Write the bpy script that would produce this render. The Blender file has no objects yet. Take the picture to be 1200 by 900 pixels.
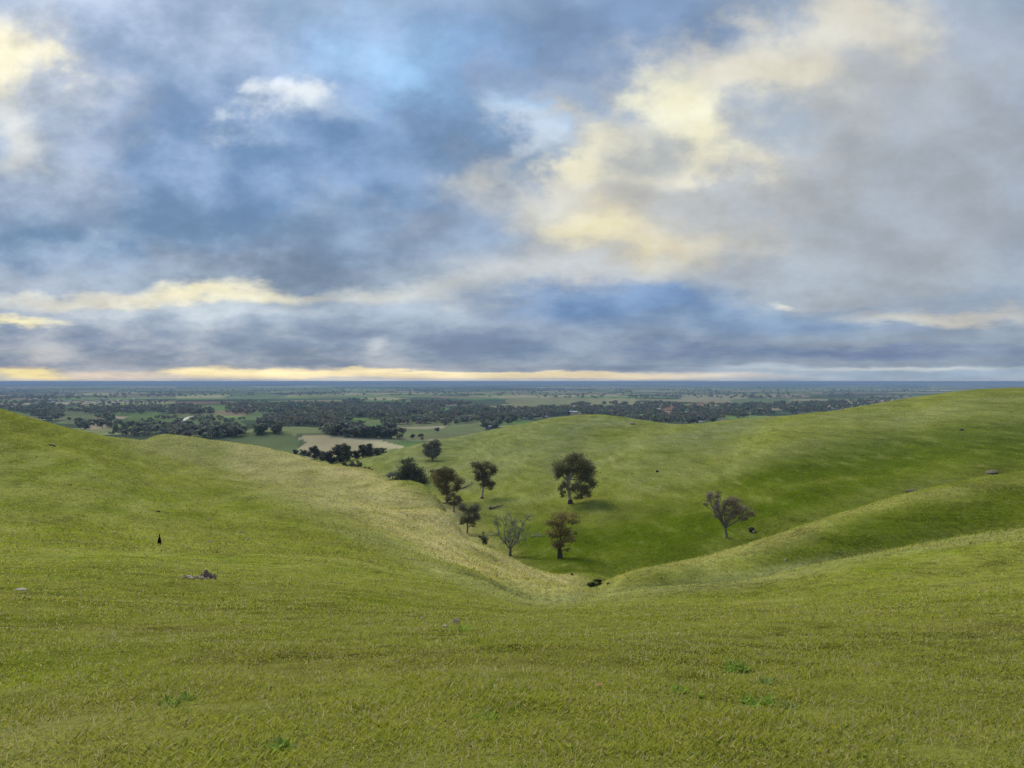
import bpy, bmesh, math, random
import numpy as np
from mathutils import Vector, Matrix

random.seed(7)
rng = np.random.default_rng(7)
S = bpy.context.scene
C = S.collection
R = math.radians

# ------------------------------------------------------------------ camera
F, PW, PH, LEVEL = 880.0, 1200.0, 900.0, 447.0      # focal length in photo pixels, eye level row
cd = bpy.data.cameras.new('camera')
cam = bpy.data.objects.new('camera', cd)
C.objects.link(cam)
cd.sensor_width = 36.0
cd.lens = F / PW * 36.0
cd.clip_start = 0.05
cd.clip_end = 300000.0
cam.location = (0, 0, 0)
cam.rotation_euler = (R(90) - math.atan((450 - LEVEL) / F), 0, 0)
S.camera = cam

# ------------------------------------------------------------------ exposure and light
EV = 1.5
S.view_settings.view_transform = 'Standard'
S.view_settings.look = 'None'
S.view_settings.exposure = EV
S.view_settings.gamma = 1.0
S.view_settings.use_curve_mapping = False
S.cycles.max_bounces = 6
S.cycles.diffuse_bounces = 3
S.cycles.volume_bounces = 0
S.cycles.transparent_max_bounces = 4
S.cycles.use_denoising = True

SUN_EL, SUN_AZ = R(32), R(-30)          # azimuth from the view direction, negative = left
sl = bpy.data.lights.new('sun', 'SUN')
sl.energy = 1.5
sl.angle = R(40)
sl.color = (1.0, 0.94, 0.82)
sun = bpy.data.objects.new('sun', sl)
C.objects.link(sun)
sd = Vector((math.sin(SUN_AZ) * math.cos(SUN_EL), math.cos(SUN_AZ) * math.cos(SUN_EL), math.sin(SUN_EL)))
sun.rotation_euler = sd.to_track_quat('Z', 'Y').to_euler()
sun.location = (0, 0, 60)


def lin(r, g, b):
    """display colour 0-255 to linear"""
    f = lambda c: (c / 255 / 12.92) if c / 255 <= 0.04045 else ((c / 255 + 0.055) / 1.055) ** 2.4
    return (f(r), f(g), f(b))


class NT:
    """small helper to write node trees"""
    def __init__(s, tree):
        s.t = tree
        s.n = tree.nodes
        s.l = tree.links

    def node(s, kind, **kw):
        n = s.n.new(kind)
        for k, v in kw.items():
            setattr(n, k, v)
        return n

    def put(s, sock, v):
        if hasattr(v, 'is_output'):
            s.l.new(v, sock)
        elif v is not None:
            if isinstance(v, (tuple, list)) and len(v) == 3 and sock.type == 'RGBA':
                v = (*v, 1)
            sock.default_value = v

    def math(s, op, a, b=None, c=None, clamp=False):
        n = s.node('ShaderNodeMath', operation=op, use_clamp=clamp)
        for i, v in enumerate((a, b, c)):
            if v is not None:
                s.put(n.inputs[i], v)
        return n.outputs[0]

    def vmath(s, op, a, b=None):
        n = s.node('ShaderNodeVectorMath', operation=op)
        s.put(n.inputs[0], a)
        if b is not None:
            if op == 'SCALE':
                s.put(n.inputs['Scale'], b)
            else:
                s.put(n.inputs[1], b)
        return n.outputs['Value'] if op in ('LENGTH', 'DOT_PRODUCT', 'DISTANCE') else n.outputs[0]

    def comb(s, x, y, z=0.0):
        n = s.node('ShaderNodeCombineXYZ')
        for i, v in enumerate((x, y, z)):
            s.put(n.inputs[i], v)
        return n.outputs[0]

    def sep(s, v):
        n = s.node('ShaderNodeSeparateXYZ')
        s.put(n.inputs[0], v)
        return n.outputs

    def noise(s, vec, scale, detail=3, rough=0.5, out='Fac', dist=0.0, lac=2.0):
        n = s.node('ShaderNodeTexNoise')
        s.put(n.inputs['Vector'], vec)
        n.inputs['Scale'].default_value = scale
        n.inputs['Detail'].default_value = detail
        n.inputs['Roughness'].default_value = rough
        n.inputs['Lacunarity'].default_value = lac
        n.inputs['Distortion'].default_value = dist
        return n.outputs[out]

    def ramp(s, v, lo, hi, a=0.0, b=1.0, smooth=True):
        n = s.node('ShaderNodeMapRange', interpolation_type='SMOOTHSTEP' if smooth else 'LINEAR')
        s.put(n.inputs['Value'], v)
        for k, q in (('From Min', lo), ('From Max', hi), ('To Min', a), ('To Max', b)):
            s.put(n.inputs[k], q)
        return n.outputs['Result']

    def mix(s, fac, a, b, blend='MIX'):
        n = s.node('ShaderNodeMix', data_type='RGBA', blend_type=blend)
        n.clamp_factor = True
        s.put(n.inputs['Factor'], fac)
        s.put(n.inputs[6], a)
        s.put(n.inputs[7], b)
        return n.outputs[2]


# ------------------------------------------------------------------ sky: clear Nishita sky behind drifting cloud
W = bpy.data.worlds.new('World')
S.world = W
W.use_nodes = True
W.cycles.sampling_method = 'MANUAL'
W.cycles.sample_map_resolution = 512
nt = NT(W.node_tree)
nt.n.clear()
SKY_STRENGTH = 0.08
skyt = nt.node('ShaderNodeTexSky', sky_type='NISHITA')
skyt.sun_disc = False
skyt.sun_elevation = SUN_EL
skyt.sun_rotation = SUN_AZ
skyt.altitude = 300
skyt.ozone_density = 2.0

tc = nt.node('ShaderNodeTexCoord').outputs['Generated']
dx, dy, dz = nt.sep(tc)
az = nt.math('ARCTAN2', dx, dy)
# the cloud field repeats, mirrored, all the way round the horizon
AZF = math.radians(40)
azf = nt.math('SUBTRACT', nt.math('PINGPONG', nt.math('ADD', az, AZF + 8 * AZF), 2 * AZF), AZF)
hor = nt.math('SQRT', nt.math('ADD', nt.math('MULTIPLY', dx, dx), nt.math('MULTIPLY', dy, dy)))
tanel = nt.math('DIVIDE', nt.math('MAXIMUM', dz, 0.0), nt.math('MAXIMUM', hor, 0.02))
U = nt.math('MULTIPLY', nt.math('TANGENT', azf), F / 100)
V = nt.math('MULTIPLY', nt.math('DIVIDE', tanel, nt.math('COSINE', azf)), F / 100)
Vc = nt.math('MINIMUM', V, 9.0)
qx = nt.math('MULTIPLY', U, 0.95)
qy = nt.math('ADD', nt.math('MULTIPLY', Vc, 1.05), nt.math('MULTIPLY', nt.math('LOGARITHM', nt.math('ADD', Vc, 0.22), math.e), 1.0))
Q = nt.comb(qx, qy, 3.7)
warp = nt.vmath('SUBTRACT', nt.noise(Q, 0.9, 7, 0.56, 'Color'), (0.5, 0.5, 0.5))
warp2 = nt.vmath('SUBTRACT', nt.noise(Q, 0.35, 2, 0.5, 'Color'), (0.5, 0.5, 0.5))
wx, wy, wz = nt.sep(warp)
w2x, w2y, w2z = nt.sep(warp2)
vs = nt.math('MINIMUM', nt.math('MULTIPLY_ADD', Vc, 0.42, 0.035), 1.0)
Uw = nt.math('ADD', U, nt.math('ADD', nt.math('MULTIPLY', nt.math('MULTIPLY', wx, 2.3), nt.math('ADD', vs, 0.25)), nt.math('MULTIPLY', w2x, 0.5)))
Vw = nt.math('ADD', V, nt.math('ADD', nt.math('MULTIPLY', nt.math('MULTIPLY', wy, 1.7), vs), nt.math('MULTIPLY', nt.math('MULTIPLY', w2y, 0.5), vs)))
# low cloud near the horizon lies in long ragged sheets
sheet = nt.vmath('SUBTRACT', nt.noise(nt.comb(nt.math('MULTIPLY', U, 1.3), nt.math('MULTIPLY', V, 7.0), 8.0), 1.0, 7, 0.62, 'Color'), (0.5, 0.5, 0.5))
s1, s2, s3 = nt.sep(sheet)
low = nt.ramp(V, 0.15, 1.7, 1.0, 0.0)
Uw = nt.math('ADD', Uw, nt.math('MULTIPLY', nt.math('MULTIPLY', s1, 1.3), low))
Vw = nt.math('ADD', Vw, nt.math('MULTIPLY', nt.math('MULTIPLY', s2, low), nt.ramp(V, 0.0, 0.5, 0.07, 0.30)))
P = nt.comb(Uw, Vw, 0.0)
KD = 1.0 / (2 ** EV)                     # display value to scene value


def sky_col(rgb):
    return tuple(c * KD for c in lin(*rgb))


# vertical tone of the cloud deck
cr = nt.node('ShaderNodeValToRGB')
cr.color_ramp.interpolation = 'EASE'
nt.put(cr.inputs[0], nt.math('DIVIDE', Vw, 6.0))
stops = [(0.0, (205, 205, 205)), (0.004, (170, 176, 190)), (0.03, (110, 130, 160)), (0.075, (112, 134, 166)), (0.14, (150, 164, 188)),
         (0.33, (116, 143, 180)), (0.58, (124, 152, 192)), (0.75, (142, 165, 198)), (1.0, (150, 168, 198))]
while len(cr.color_ramp.elements) < len(stops):
    cr.color_ramp.elements.new(0.5)
for e, (p, c) in zip(cr.color_ramp.elements, stops):
    e.position = p
    e.color = (*sky_col(c), 1)
col = cr.outputs[0]

# one cloud mass: ellipse with a soft edge, read through the warped coordinates
g = bpy.data.node_groups.new('cloud_mass', 'ShaderNodeTree')
for nm, tp in (('P', 'NodeSocketVector'), ('Centre', 'NodeSocketVector'), ('Size', 'NodeSocketVector'), ('Under', 'NodeSocketColor'),
               ('Colour', 'NodeSocketColor'), ('Cover', 'NodeSocketFloat'), ('Core', 'NodeSocketFloat')):
    g.interface.new_socket(nm, in_out='INPUT', socket_type=tp)
g.interface.new_socket('Out', in_out='OUTPUT', socket_type='NodeSocketColor')
gn = NT(g)
gi = gn.node('NodeGroupInput').outputs
d = gn.vmath('LENGTH', gn.vmath('MULTIPLY', gn.vmath('SUBTRACT', gi['P'], gi['Centre']), gi['Size']))
m = gn.ramp(d, gi['Core'], 1.28, 1.0, 0.0)
go = gn.node('NodeGroupOutput')
gn.put(go.inputs[0], gn.mix(gn.math('MULTIPLY', m, gi['Cover']), gi['Under'], gi['Colour']))

CLOUDS = [  # photo column, row, half width, half height, colour, cover, core
    (330, 190, 340, 170, (102, 138, 182), .9, .1), (150, 275, 330, 60, (98, 132, 170), .85, .1),
    (1010, 190, 420, 260, (168, 172, 180), .95, .3), (1130, 60, 200, 100, (184, 188, 198), .6, .1),
    (430, 305, 220, 60, (118, 140, 170), .85, .1), (470, 260, 120, 40, (160, 168, 184), .5, 0.),
    (300, 320, 280, 26, (108, 126, 152), .85, .2), (30, 330, 90, 16, (140, 150, 172), .7, .1),
    (75, 190, 120, 80, (150, 162, 182), .8, .1),
    (30, 75, 110, 85, (206, 205, 204), .8, .1), (8, 150, 55, 70, (222, 220, 212), .7, .1), (25, 75, 62, 42, (255, 243, 208), .97, .2),
    (150, 55, 90, 60, (140, 165, 200), .6, .0), (250, 35, 120, 50, (160, 180, 208), .6, .0),
    (450, 75, 150, 85, (156, 196, 238), .8, .1), (470, 90, 60, 40, (158, 200, 244), .7, .1), (590, 50, 80, 45, (138, 182, 232), .7, .1),
    (385, 100, 60, 30, (140, 168, 212), .6, .0),
    (345, 140, 60, 30, (180, 196, 218), .7, .0), (312, 113, 62, 38, (214, 224, 238), .75, .0), (312, 111, 44, 30, (236, 239, 244), .9, .0),
    (720, 28, 210, 62, (122, 146, 182), .9, .3), (520, 180, 120, 70, (108, 136, 172), .85, .1),
    (770, 220, 230, 120, (206, 201, 194), .85, .1), (930, 90, 170, 80, (204, 200, 194), .7, .1), (560, 330, 150, 50, (180, 184, 192), .6, .0),
    (890, 80, 120, 55, (232, 223, 204), .95, .2), (1000, 30, 100, 55, (228, 219, 202), .92, .2), (640, 235, 110, 45, (222, 214, 198), .75, .1),
    (730, 160, 120, 60, (232, 223, 198), .85, .1), (820, 160, 80, 65, (232, 223, 202), .8, .1), (740, 275, 160, 46, (226, 211, 178), .9, .1),
    (650, 320, 130, 26, (206, 202, 198), .7, .1), (565, 345, 80, 20, (205, 205, 203), .7, .1),
    (680, 185, 50, 45, (248, 237, 206), .85, .1), (800, 118, 60, 42, (253, 245, 212), .93, .1), (700, 280, 80, 20, (240, 226, 184), .8, .1),
    (840, 190, 40, 30, (238, 229, 206), .7, .1),
    (750, 172, 70, 32, (178, 181, 184), .85, .1), (905, 140, 70, 42, (166, 175, 188), .85, .1), (830, 242, 120, 34, (182, 180, 178), .8, .1),
    (960, 245, 100, 50, (166, 169, 176), .75, .1), (1120, 270, 180, 60, (172, 176, 187), .6, .1),
    (612, 130, 30, 26, (134, 184, 232), .6, .0), (597, 150, 40, 56, (216, 224, 234), .6, .0), (625, 198, 34, 40, (124, 150, 184), .75, .0),
    (690, 118, 60, 34, (150, 170, 200), .85, .1), (610, 95, 40, 20, (140, 160, 195), .7, .0),
    (100, 354, 150, 12, (214, 206, 190), .75, .1), (240, 347, 150, 15, (243, 229, 190), .9, .1), (450, 347, 90, 18, (206, 204, 198), .8, .1),
    (250, 368, 200, 9, (176, 186, 200), .75, .1), (25, 379, 52, 8, (246, 232, 186), .92, .2),
    (730, 356, 180, 26, (98, 132, 180), .92, .3), (920, 376, 250, 22, (110, 138, 178), .85, .2), (1150, 350, 120, 14, (150, 166, 190), .7, .1),
    (1110, 371, 150, 11, (206, 199, 190), .88, .1), (918, 348, 24, 6, (212, 206, 200), .85, .1),
    (100, 396, 160, 14, (106, 125, 160), .9, .2), (350, 400, 270, 12, (116, 136, 166), .6, .1), (560, 398, 130, 14, (116, 134, 167), .8, .1),
    (1010, 413, 270, 9, (106, 126, 165), .88, .1), (800, 410, 220, 14, (102, 124, 162), .8, .2), (438, 408, 26, 9, (178, 183, 196), .6, .1),
    (540, 422, 560, 7, (126, 146, 172), .6, .1), (330, 424, 330, 5, (112, 132, 160), .7, .1),
    (1080, 438, 320, 10, (156, 175, 198), .9, .3), (1060, 432, 160, 3, (206, 210, 213), .7, .1), (880, 430, 120, 4, (170, 184, 204), .6, .1),
    (760, 440, 190, 5, (212, 203, 200), .85, .2), (600, 440.5, 240, 5, (243, 222, 180), .9, .3), (350, 438.5, 180, 6.5, (244, 222, 176), .92, .3),
    (236, 434, 52, 6.5, (249, 230, 180), .95, .2), (300, 437, 60, 4.5, (248, 229, 180), .8, .2), (440, 434, 30, 3.5, (248, 228, 178), .8, .1), (500, 437, 240, 1.6, (250, 233, 188), .7, .2),
    (28, 437, 56, 9, (249, 228, 166), .97, .3), (70, 443, 40, 4, (250, 226, 158), .8, .2), (36, 429, 30, 3, (160, 150, 160), .7, .1), (135, 440, 60, 7, (196, 184, 178), .9, .3), (140, 432, 60, 5, (140, 156, 178), .8, .2),
]
for (px, py, sx, sy, rgb, cov, core) in CLOUDS:
    n = nt.node('ShaderNodeGroup')
    n.node_tree = g
    nt.put(n.inputs['P'], P)
    n.inputs['Centre'].default_value = ((px - 600) / 100, (LEVEL - py) / 100, 0)
    n.inputs['Size'].default_value = (100 / sx, 100 / sy, 0)
    nt.put(n.inputs['Under'], col)
    n.inputs['Colour'].default_value = (*sky_col(rgb), 1)
    n.inputs['Cover'].default_value = cov
    n.inputs['Core'].default_value = core
    col = n.outputs[0]
# billow: fine light and dark structure of the cloud
bil = nt.noise(nt.vmath('ADD', Q, (9.1, 2.3, 1.0)), 1.1, 8, 0.58)
bil2 = nt.noise(nt.vmath('ADD', Q, (4.1, 7.3, 5.0)), 3.2, 6, 0.6)
amp = nt.math('MULTIPLY_ADD', nt.math('SUBTRACT', bil, 0.5), 0.55, 1.0)
amp = nt.math('ADD', amp, nt.math('MULTIPLY', nt.math('SUBTRACT', bil2, 0.5), 0.12))
amp = nt.math('ADD', amp, nt.math('MULTIPLY', nt.math('MULTIPLY', s3, low), 0.5))
col = nt.mix(1.0, col, nt.comb(nt.math('MULTIPLY', amp, 0.965), amp, nt.math('MULTIPLY', amp, 0.99)), 'MULTIPLY')
# the clear sky is seen through the thin places
clear = nt.vmath('SCALE', skyt.outputs[0], 1.0)
col = nt.vmath('SCALE', col, 1.0 / SKY_STRENGTH)
thin = nt.ramp(bil, 0.35, 0.75, 0.02, 0.10)
col = nt.mix(thin, col, clear)
bg = nt.node('ShaderNodeBackground')
nt.put(bg.inputs[0], col)
bg.inputs[1].default_value = SKY_STRENGTH
wo = nt.node('ShaderNodeOutputWorld')
nt.l.new(bg.outputs[0], wo.inputs[0])

# ------------------------------------------------------------------ lay of the land
def ray(px, py, d):
    """point of the place seen at that column and row, d metres ahead"""
    return ((px - 600) / F * d, d, -(py - LEVEL) / F * d)


def hash2(ix, iy, seed):
    h = (ix.astype(np.int64) * 374761393 + iy.astype(np.int64) * 668265263 + seed * 982451653) & 0x7fffffff
    h = (h ^ (h >> 13)) * 1274126177 & 0x7fffffff
    return ((h ^ (h >> 16)) & 0xffff) / 65535.0


def vnoise(x, y, seed=0):
    x = np.asarray(x, float); y = np.asarray(y, float)
    ix = np.floor(x); iy = np.floor(y)
    fx = x - ix; fy = y - iy
    fx = fx * fx * fx * (fx * (fx * 6 - 15) + 10); fy = fy * fy * fy * (fy * (fy * 6 - 15) + 10)
    a = hash2(ix, iy, seed); b = hash2(ix + 1, iy, seed); c = hash2(ix, iy + 1, seed); e = hash2(ix + 1, iy + 1, seed)
    return (a + (b - a) * fx) * (1 - fy) + (c + (e - c) * fx) * fy - 0.5


def fbm(x, y, seed=0, octv=4, gain=0.5):
    t = 0; a = 1.0; n = 0
    for k in range(octv):
        t = t + a * vnoise(x * 2 ** k + 17.3 * k, y * 2 ** k - 9.1 * k, seed + k)
        n += a; a *= gain
    return t / n * 2


def sstep(a, b, x):
    t = np.clip((x - a) / (b - a), 0, 1)
    return t * t * (3 - 2 * t)


# survey: for each photo column, (row, metres ahead) where the ground is seen, ('z', height, metres ahead) where it is hidden
NEAR = [(900, 4.2), (800, 7.2)]
SURVEY = {
    -420: [(900, 4.3), (800, 7.2), (740, 12), (690, 25), (640, 50), (560, 90), (480, 140), (430, 190), ('z', -4, 270), ('z', -30, 400), ('z', -60, 650)],
    -180: [(900, 4.3), (800, 7.2), (740, 12.5), (695, 25), (650, 50), (600, 84), (520, 135), (470, 175), (452, 205), ('z', -8, 270), ('z', -32, 370), ('z', -61, 620)],
    0: [(900, 4.3), (800, 7.2), (740, 13), (700, 25), (660, 50), (630, 80), (580, 118), (530, 155), (497, 185), (482, 205), ('z', -14, 250), ('z', -36, 340), ('z', -62, 600)],
    75: [(900, 4.3), (800, 7.2), (740, 13), (700, 26), (660, 52), (630, 82), (580, 124), (535, 165), (512, 200), (501, 222), ('z', -22, 262), ('z', -42, 350), ('z', -64, 600)],
    150: [(900, 4.3), (800, 7.2), (741, 13), (702, 27), (662, 54), (630, 86), (580, 135), (545, 180), (525, 218), (514, 250), ('z', -26, 280), ('z', -45, 370), ('z', -65, 600)],
    200: [(900, 4.2), (800, 7.1), (742, 13), (704, 28), (665, 55), (632, 90), (590, 140), (555, 195), (527, 250), (510, 292), ('z', -31, 335), ('z', -50, 420), ('z', -66, 600)],
    178: [(800, 7.1), (742, 13), (703, 27.5), (664, 54.5), (631, 88), (586, 138), (551, 188), (526, 240), (511, 284), ('z', -29, 325), ('z', -48, 400), ('z', -65.5, 600)],
    250: [(800, 7), (743, 13), (706, 29), (668, 57), (640, 86), (598, 136), (562, 195), (533, 255), (516, 297), ('z', -34, 340), ('z', -53, 420), ('z', -66, 600)],
    300: [(900, 4.2), (743, 13), (707, 29), (678, 48), (645, 80), (602, 135), (568, 195), (541, 255), (523, 300), ('z', -38, 345), ('z', -55, 420), ('z', -66, 600)],
    350: [(800, 7), (744, 13), (708, 29), (684, 45), (650, 78), (610, 128), (575, 188), (550, 245), (534, 293), ('z', -40, 330), ('z', -54, 390), ('z', -64, 560)],
    400: [(900, 4.2), (800, 7), (745, 13), (710, 29), (690, 42), (660, 70), (624, 115), (589, 170), (564, 230), (547, 283), ('z', -42, 312), ('z', -52, 360), ('z', -58, 440), (539, 560), ('z', -62, 620)],
    450: [(745, 13), (715, 30), (690, 48), (665, 75), (640, 105), (608, 150), (578, 205), (555.5, 258), ('z', -42, 283), ('z', -51, 322), ('z', -54.5, 390), (545, 460), (530.5, 555), ('z', -60, 610), ('z', -64, 700)],
    500: [(900, 4.2), (800, 7), (745, 13), (718, 30), (695, 50), (672, 78), (650, 108), (623, 148), (597, 188), (573, 230), ('z', -43, 255), ('z', -50, 285), ('z', -52, 325), (565, 380), (545, 450), (520, 545), ('z', -51, 610), ('z', -62, 740)],
    475: [(745, 13), (716, 30), (692, 49), (668, 77), (645, 107), (616, 149), (588, 196), (565, 243), ('z', -42.5, 268), ('z', -50.5, 305), ('z', -53, 360), (556, 410), (545, 455), (525, 550), ('z', -54, 610), ('z', -62, 720)],
    525: [(745, 13), (719, 30), (699, 48), (681, 68), (661, 98), (640, 132), (618, 167), (600, 193), ('z', -44, 218), ('z', -50.5, 258), (590, 305), (567, 370), (545, 440), (515, 548), ('z', -50, 615), ('z', -63, 760)],
    575: [(745, 13), (721, 30), (707, 45), (696, 60), (688.5, 76), (680, 92), (667, 113), (654, 137), (643, 157), ('z', -44, 183), ('z', -49, 222), (602, 280), (574, 335), (545, 410), (522, 480), (504, 545), ('z', -45, 615), ('z', -65, 790)],
    550: [(745, 13), (720, 30), (703, 45), (691, 58), (674, 85), (654, 122), (632, 160), ('z', -43.5, 195), ('z', -49, 232), (603, 285), (578, 340), (550, 420), (530, 490), (510, 550), ('z', -48, 620), ('z', -64, 780)],
    600: [(900, 4.2), (800, 7), (745, 13), (722, 30), (711, 45), (699, 61), ('z', -26.5, 84), (684, 100), (668, 124), (653.5, 148), ('z', -43.5, 176), (651, 202), (630, 230), (600, 276), (570, 330), (540, 400), (515, 470), (499, 535), ('z', -41, 610), ('z', -66, 800)],
    640: [(745, 13), (723, 30), (714, 45), (707, 60), ('z', -27, 84), (696, 97), (683, 118), (673.5, 132), ('z', -41, 160), (655, 190), (630, 222), (587, 285), (560, 332), (530, 392), (506, 455), (491, 510), ('z', -36, 590), ('z', -66, 800)],
    670: [(723, 30), (714, 45), (706.5, 60), ('z', -27.5, 82), (694, 100), (687, 114), ('z', -38, 148), (660, 172), (640, 200), (587, 286), (560, 332), (530, 392), (505, 455), (487.5, 505), ('z', -34, 590), ('z', -66, 800)],
    700: [(900, 4.2), (800, 7), (745, 13), (722, 30), (709, 50), (698, 66), ('z', -28.3, 86), (691, 101), (686, 110), ('z', -37, 140), (662, 172), (638, 200), (587, 282), (560, 328), (530, 390), (505, 455), (486, 505), ('z', -33, 590), ('z', -66, 800)],
    750: [(721, 30), (706, 50), (691.5, 69), ('z', -28, 90), (680, 104), (667, 119), ('z', -38, 144), (648, 182), (622, 218), (590, 262), (562, 312), (530, 378), (508, 438), (493, 490), ('z', -36, 580), ('z', -66, 800)],
    800: [(900, 4.2), (800, 7.1), (744, 13.5), (719, 30), (702, 52), (687, 72), ('z', -28.5, 92), (675, 108), (657, 126), ('z', -40.5, 150), (638, 188), (606, 228), (572, 275), (542, 325), (520, 380), (506, 435), (497, 500), ('z', -37, 590), ('z', -66, 800)],
    867: [(743, 14), (716, 30), (697, 54), (681, 74), ('z', -28.5, 94), (664, 114), (640, 135), ('z', -41, 160), (622, 195), (590, 232), (560, 275), (532, 322), (510, 375), (498, 420), (491, 468), ('z', -33, 570), ('z', -66, 850)],
    933: [(900, 4.2), (800, 7.2), (742, 14), (712, 31), (690, 55), (667, 77), ('z', -28.5, 98), (645, 120), (618, 144), ('z', -38.5, 168), (603, 200), (575, 238), (545, 280), (518, 325), (500, 380), (486.5, 450), ('z', -29, 550), ('z', -66, 880)],
    1000: [(740, 14.5), (708, 31), (682, 55), (653, 80), ('z', -28.5, 102), (628, 126), (597, 153), ('z', -36.5, 178), (585, 208), (560, 243), (532, 282), (506, 325), (490, 370), (477.5, 432), ('z', -24, 540), ('z', -66, 900)],
    1067: [(900, 4.2), (800, 7.4), (738, 15), (704, 31), (674, 56), (640, 82), ('z', -28.5, 106), (610, 132), (577, 162), ('z', -34, 188), (562, 220), (535, 258), (508, 300), (486, 350), (467, 425), ('z', -19, 540), ('z', -65, 930)],
    1133: [(735, 15), (700, 31), (668, 57), (629, 85), ('z', -28, 109), (596, 138), (562, 171), ('z', -31.5, 196), (545, 232), (520, 266), (495, 308), (472, 360), (458, 418), ('z', -15, 540), ('z', -64, 960)],
    1200: [(900, 4.2), (800, 7.5), (733, 15), (697, 31), (660, 58), (620, 88), ('z', -27.5, 113), (583, 145), (552, 180), ('z', -30, 204), (530, 245), (505, 280), (480, 325), (463, 370), (454.5, 415), ('z', -12, 540), ('z', -63, 1000)],
    1450: [(900, 4.4), (800, 7.6), (725, 16), (685, 32), (640, 60), (580, 95), ('z', -17.5, 122), (540, 158), (500, 200), ('z', -21, 232), (485, 290), (455, 350), (444, 410), ('z', -5, 540), ('z', -62, 1000)],
    1750: [(900, 4.6), (800, 8), (715, 17), (670, 34), (615, 62), (540, 105), (490, 160), (460, 230), (440, 320), ('z', 0, 420), ('z', -10, 560), ('z', -61, 1000)],
}
EYE = 1.5
# ridge crests, followed closely: column, row, distance of the crest, then distance and height of the ground dropping away behind
RIDGES = [
    [(400, 552.1, 283, 312, -42), (450, 557.7, 258, 283, -43), (475, 580.9, 243, 267, -43), (500, 581.6, 230, 254, -43.5), (512, 586.3, 212, 236, -43.8), (525, 597.1, 193, 217, -44), (537, 617.4, 176, 202, -44.2), (550, 634.9, 160, 188, -44.5), (575, 645.0, 157, 183, -44.5), (600, 653.0, 148, 174, -44), (633, 674.3, 134, 160, -41.5), (655, 690.2, 124, 150, -39)],
    [(700, 692.4, 110, 138, -37.5), (720, 675.8, 114, 142, -38.5), (750, 666.7, 119, 145, -39), (800, 658.0, 126, 150, -40.5), (867, 642.4, 135, 160, -41), (933, 620.4, 144, 168, -38.5), (1000, 600.5, 153, 177, -36.5), (1067, 580.9, 162, 187, -34), (1133, 565.1, 171, 196, -31.5), (1200, 555.1, 180, 204, -30)],
    [(590, 696.7, 60.5, 81, -25.6), (600, 700.3, 61, 82, -26.5), (640, 710.9, 60, 82, -27), (670, 708.8, 60, 81, -27.5), (700, 698.9, 66, 86, -28.3), (750, 696.7, 69, 90, -28), (800, 694.6, 72, 92, -28.5), (867, 686.2, 74, 94, -28.5), (933, 672.9, 77, 98, -28.5), (1000, 657.2, 80, 102, -28.5), (1067, 643.1, 82, 106, -28.5), (1133, 635.6, 85, 109, -28), (1200, 627.4, 88, 113, -27.5)],
]
pts = []
for rg in RIDGES:
    P_ = np.array(rg, float)
    for px in np.arange(P_[0, 0], P_[-1, 0], 11.0):
        py, d, bd, bz = [float(np.interp(px, P_[:, 0], P_[:, k])) for k in (1, 2, 3, 4)]
        for X, Y, Z in (ray(px, py, d), ((px - 600) / F * bd, bd, bz)):
            rr = math.hypot(X, Y)
            pts.append((math.atan2(X, Y), math.log(rr), (Z + EYE) / rr))
for px, rows in SURVEY.items():
    for row in rows:
        if any(rg[0][0] <= px <= rg[-1][0] and abs(math.log(row[-1] / np.interp(px, [q[0] for q in rg], [q[2] for q in rg]))) < .09 for rg in RIDGES if len(row) == 2):
            continue
        if row[0] == 'z':
            X, Y, Z = (px - 600) / F * row[2], row[2], row[1]
        else:
            X, Y, Z = ray(px, *row)
        rr = math.hypot(X, Y)
        pts.append((math.atan2(X, Y), math.log(rr), (Z + EYE) / rr))
for a in np.linspace(-0.95, 0.95, 9):
    pts.append((a, math.log(1.2), -0.13))
    pts.append((a, math.log(0.4), -0.10))
pts = np.array(pts)
LK = 0.55                                    # metric between azimuth and log range
XY = np.stack([pts[:, 0], pts[:, 1] * LK], 1)


def phi(d2):
    return 0.5 * d2 * np.log(d2 + 1e-12)


n_ = len(pts)
A = np.zeros((n_ + 3, n_ + 3))
D2 = ((XY[:, None, :] - XY[None, :, :]) ** 2).sum(2)
A[:n_, :n_] = phi(D2) + np.eye(n_) * 1.5e-6
Pm = np.concatenate([np.ones((n_, 1)), XY], 1)
A[:n_, n_:] = Pm
A[n_:, :n_] = Pm.T
sol = np.linalg.solve(A, np.concatenate([pts[:, 2], np.zeros(3)]))


def slope_field(az, lr):
    out = np.empty(az.shape)
    a = az.ravel(); l = lr.ravel() * LK
    o = out.ravel()
    for i in range(0, a.size, 20000):
        aa = a[i:i + 20000, None]; ll = l[i:i + 20000, None]
        d2 = (aa - XY[None, :, 0]) ** 2 + (ll - XY[None, :, 1]) ** 2
        o[i:i + 20000] = phi(d2) @ sol[:n_] + sol[n_] + sol[n_ + 1] * aa[:, 0] + sol[n_ + 2] * ll[:, 0]
    return o.reshape(az.shape)


# tabulate it on a log-polar table, used for every height lookup
AZT = np.linspace(-0.93, 0.93, 420)
LRT = np.linspace(math.log(0.4), math.log(1300), 420)
TAB = slope_field(*np.meshgrid(AZT, LRT, indexing='ij'))
BACK = 0.5 * (TAB[0] + TAB[-1])


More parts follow.
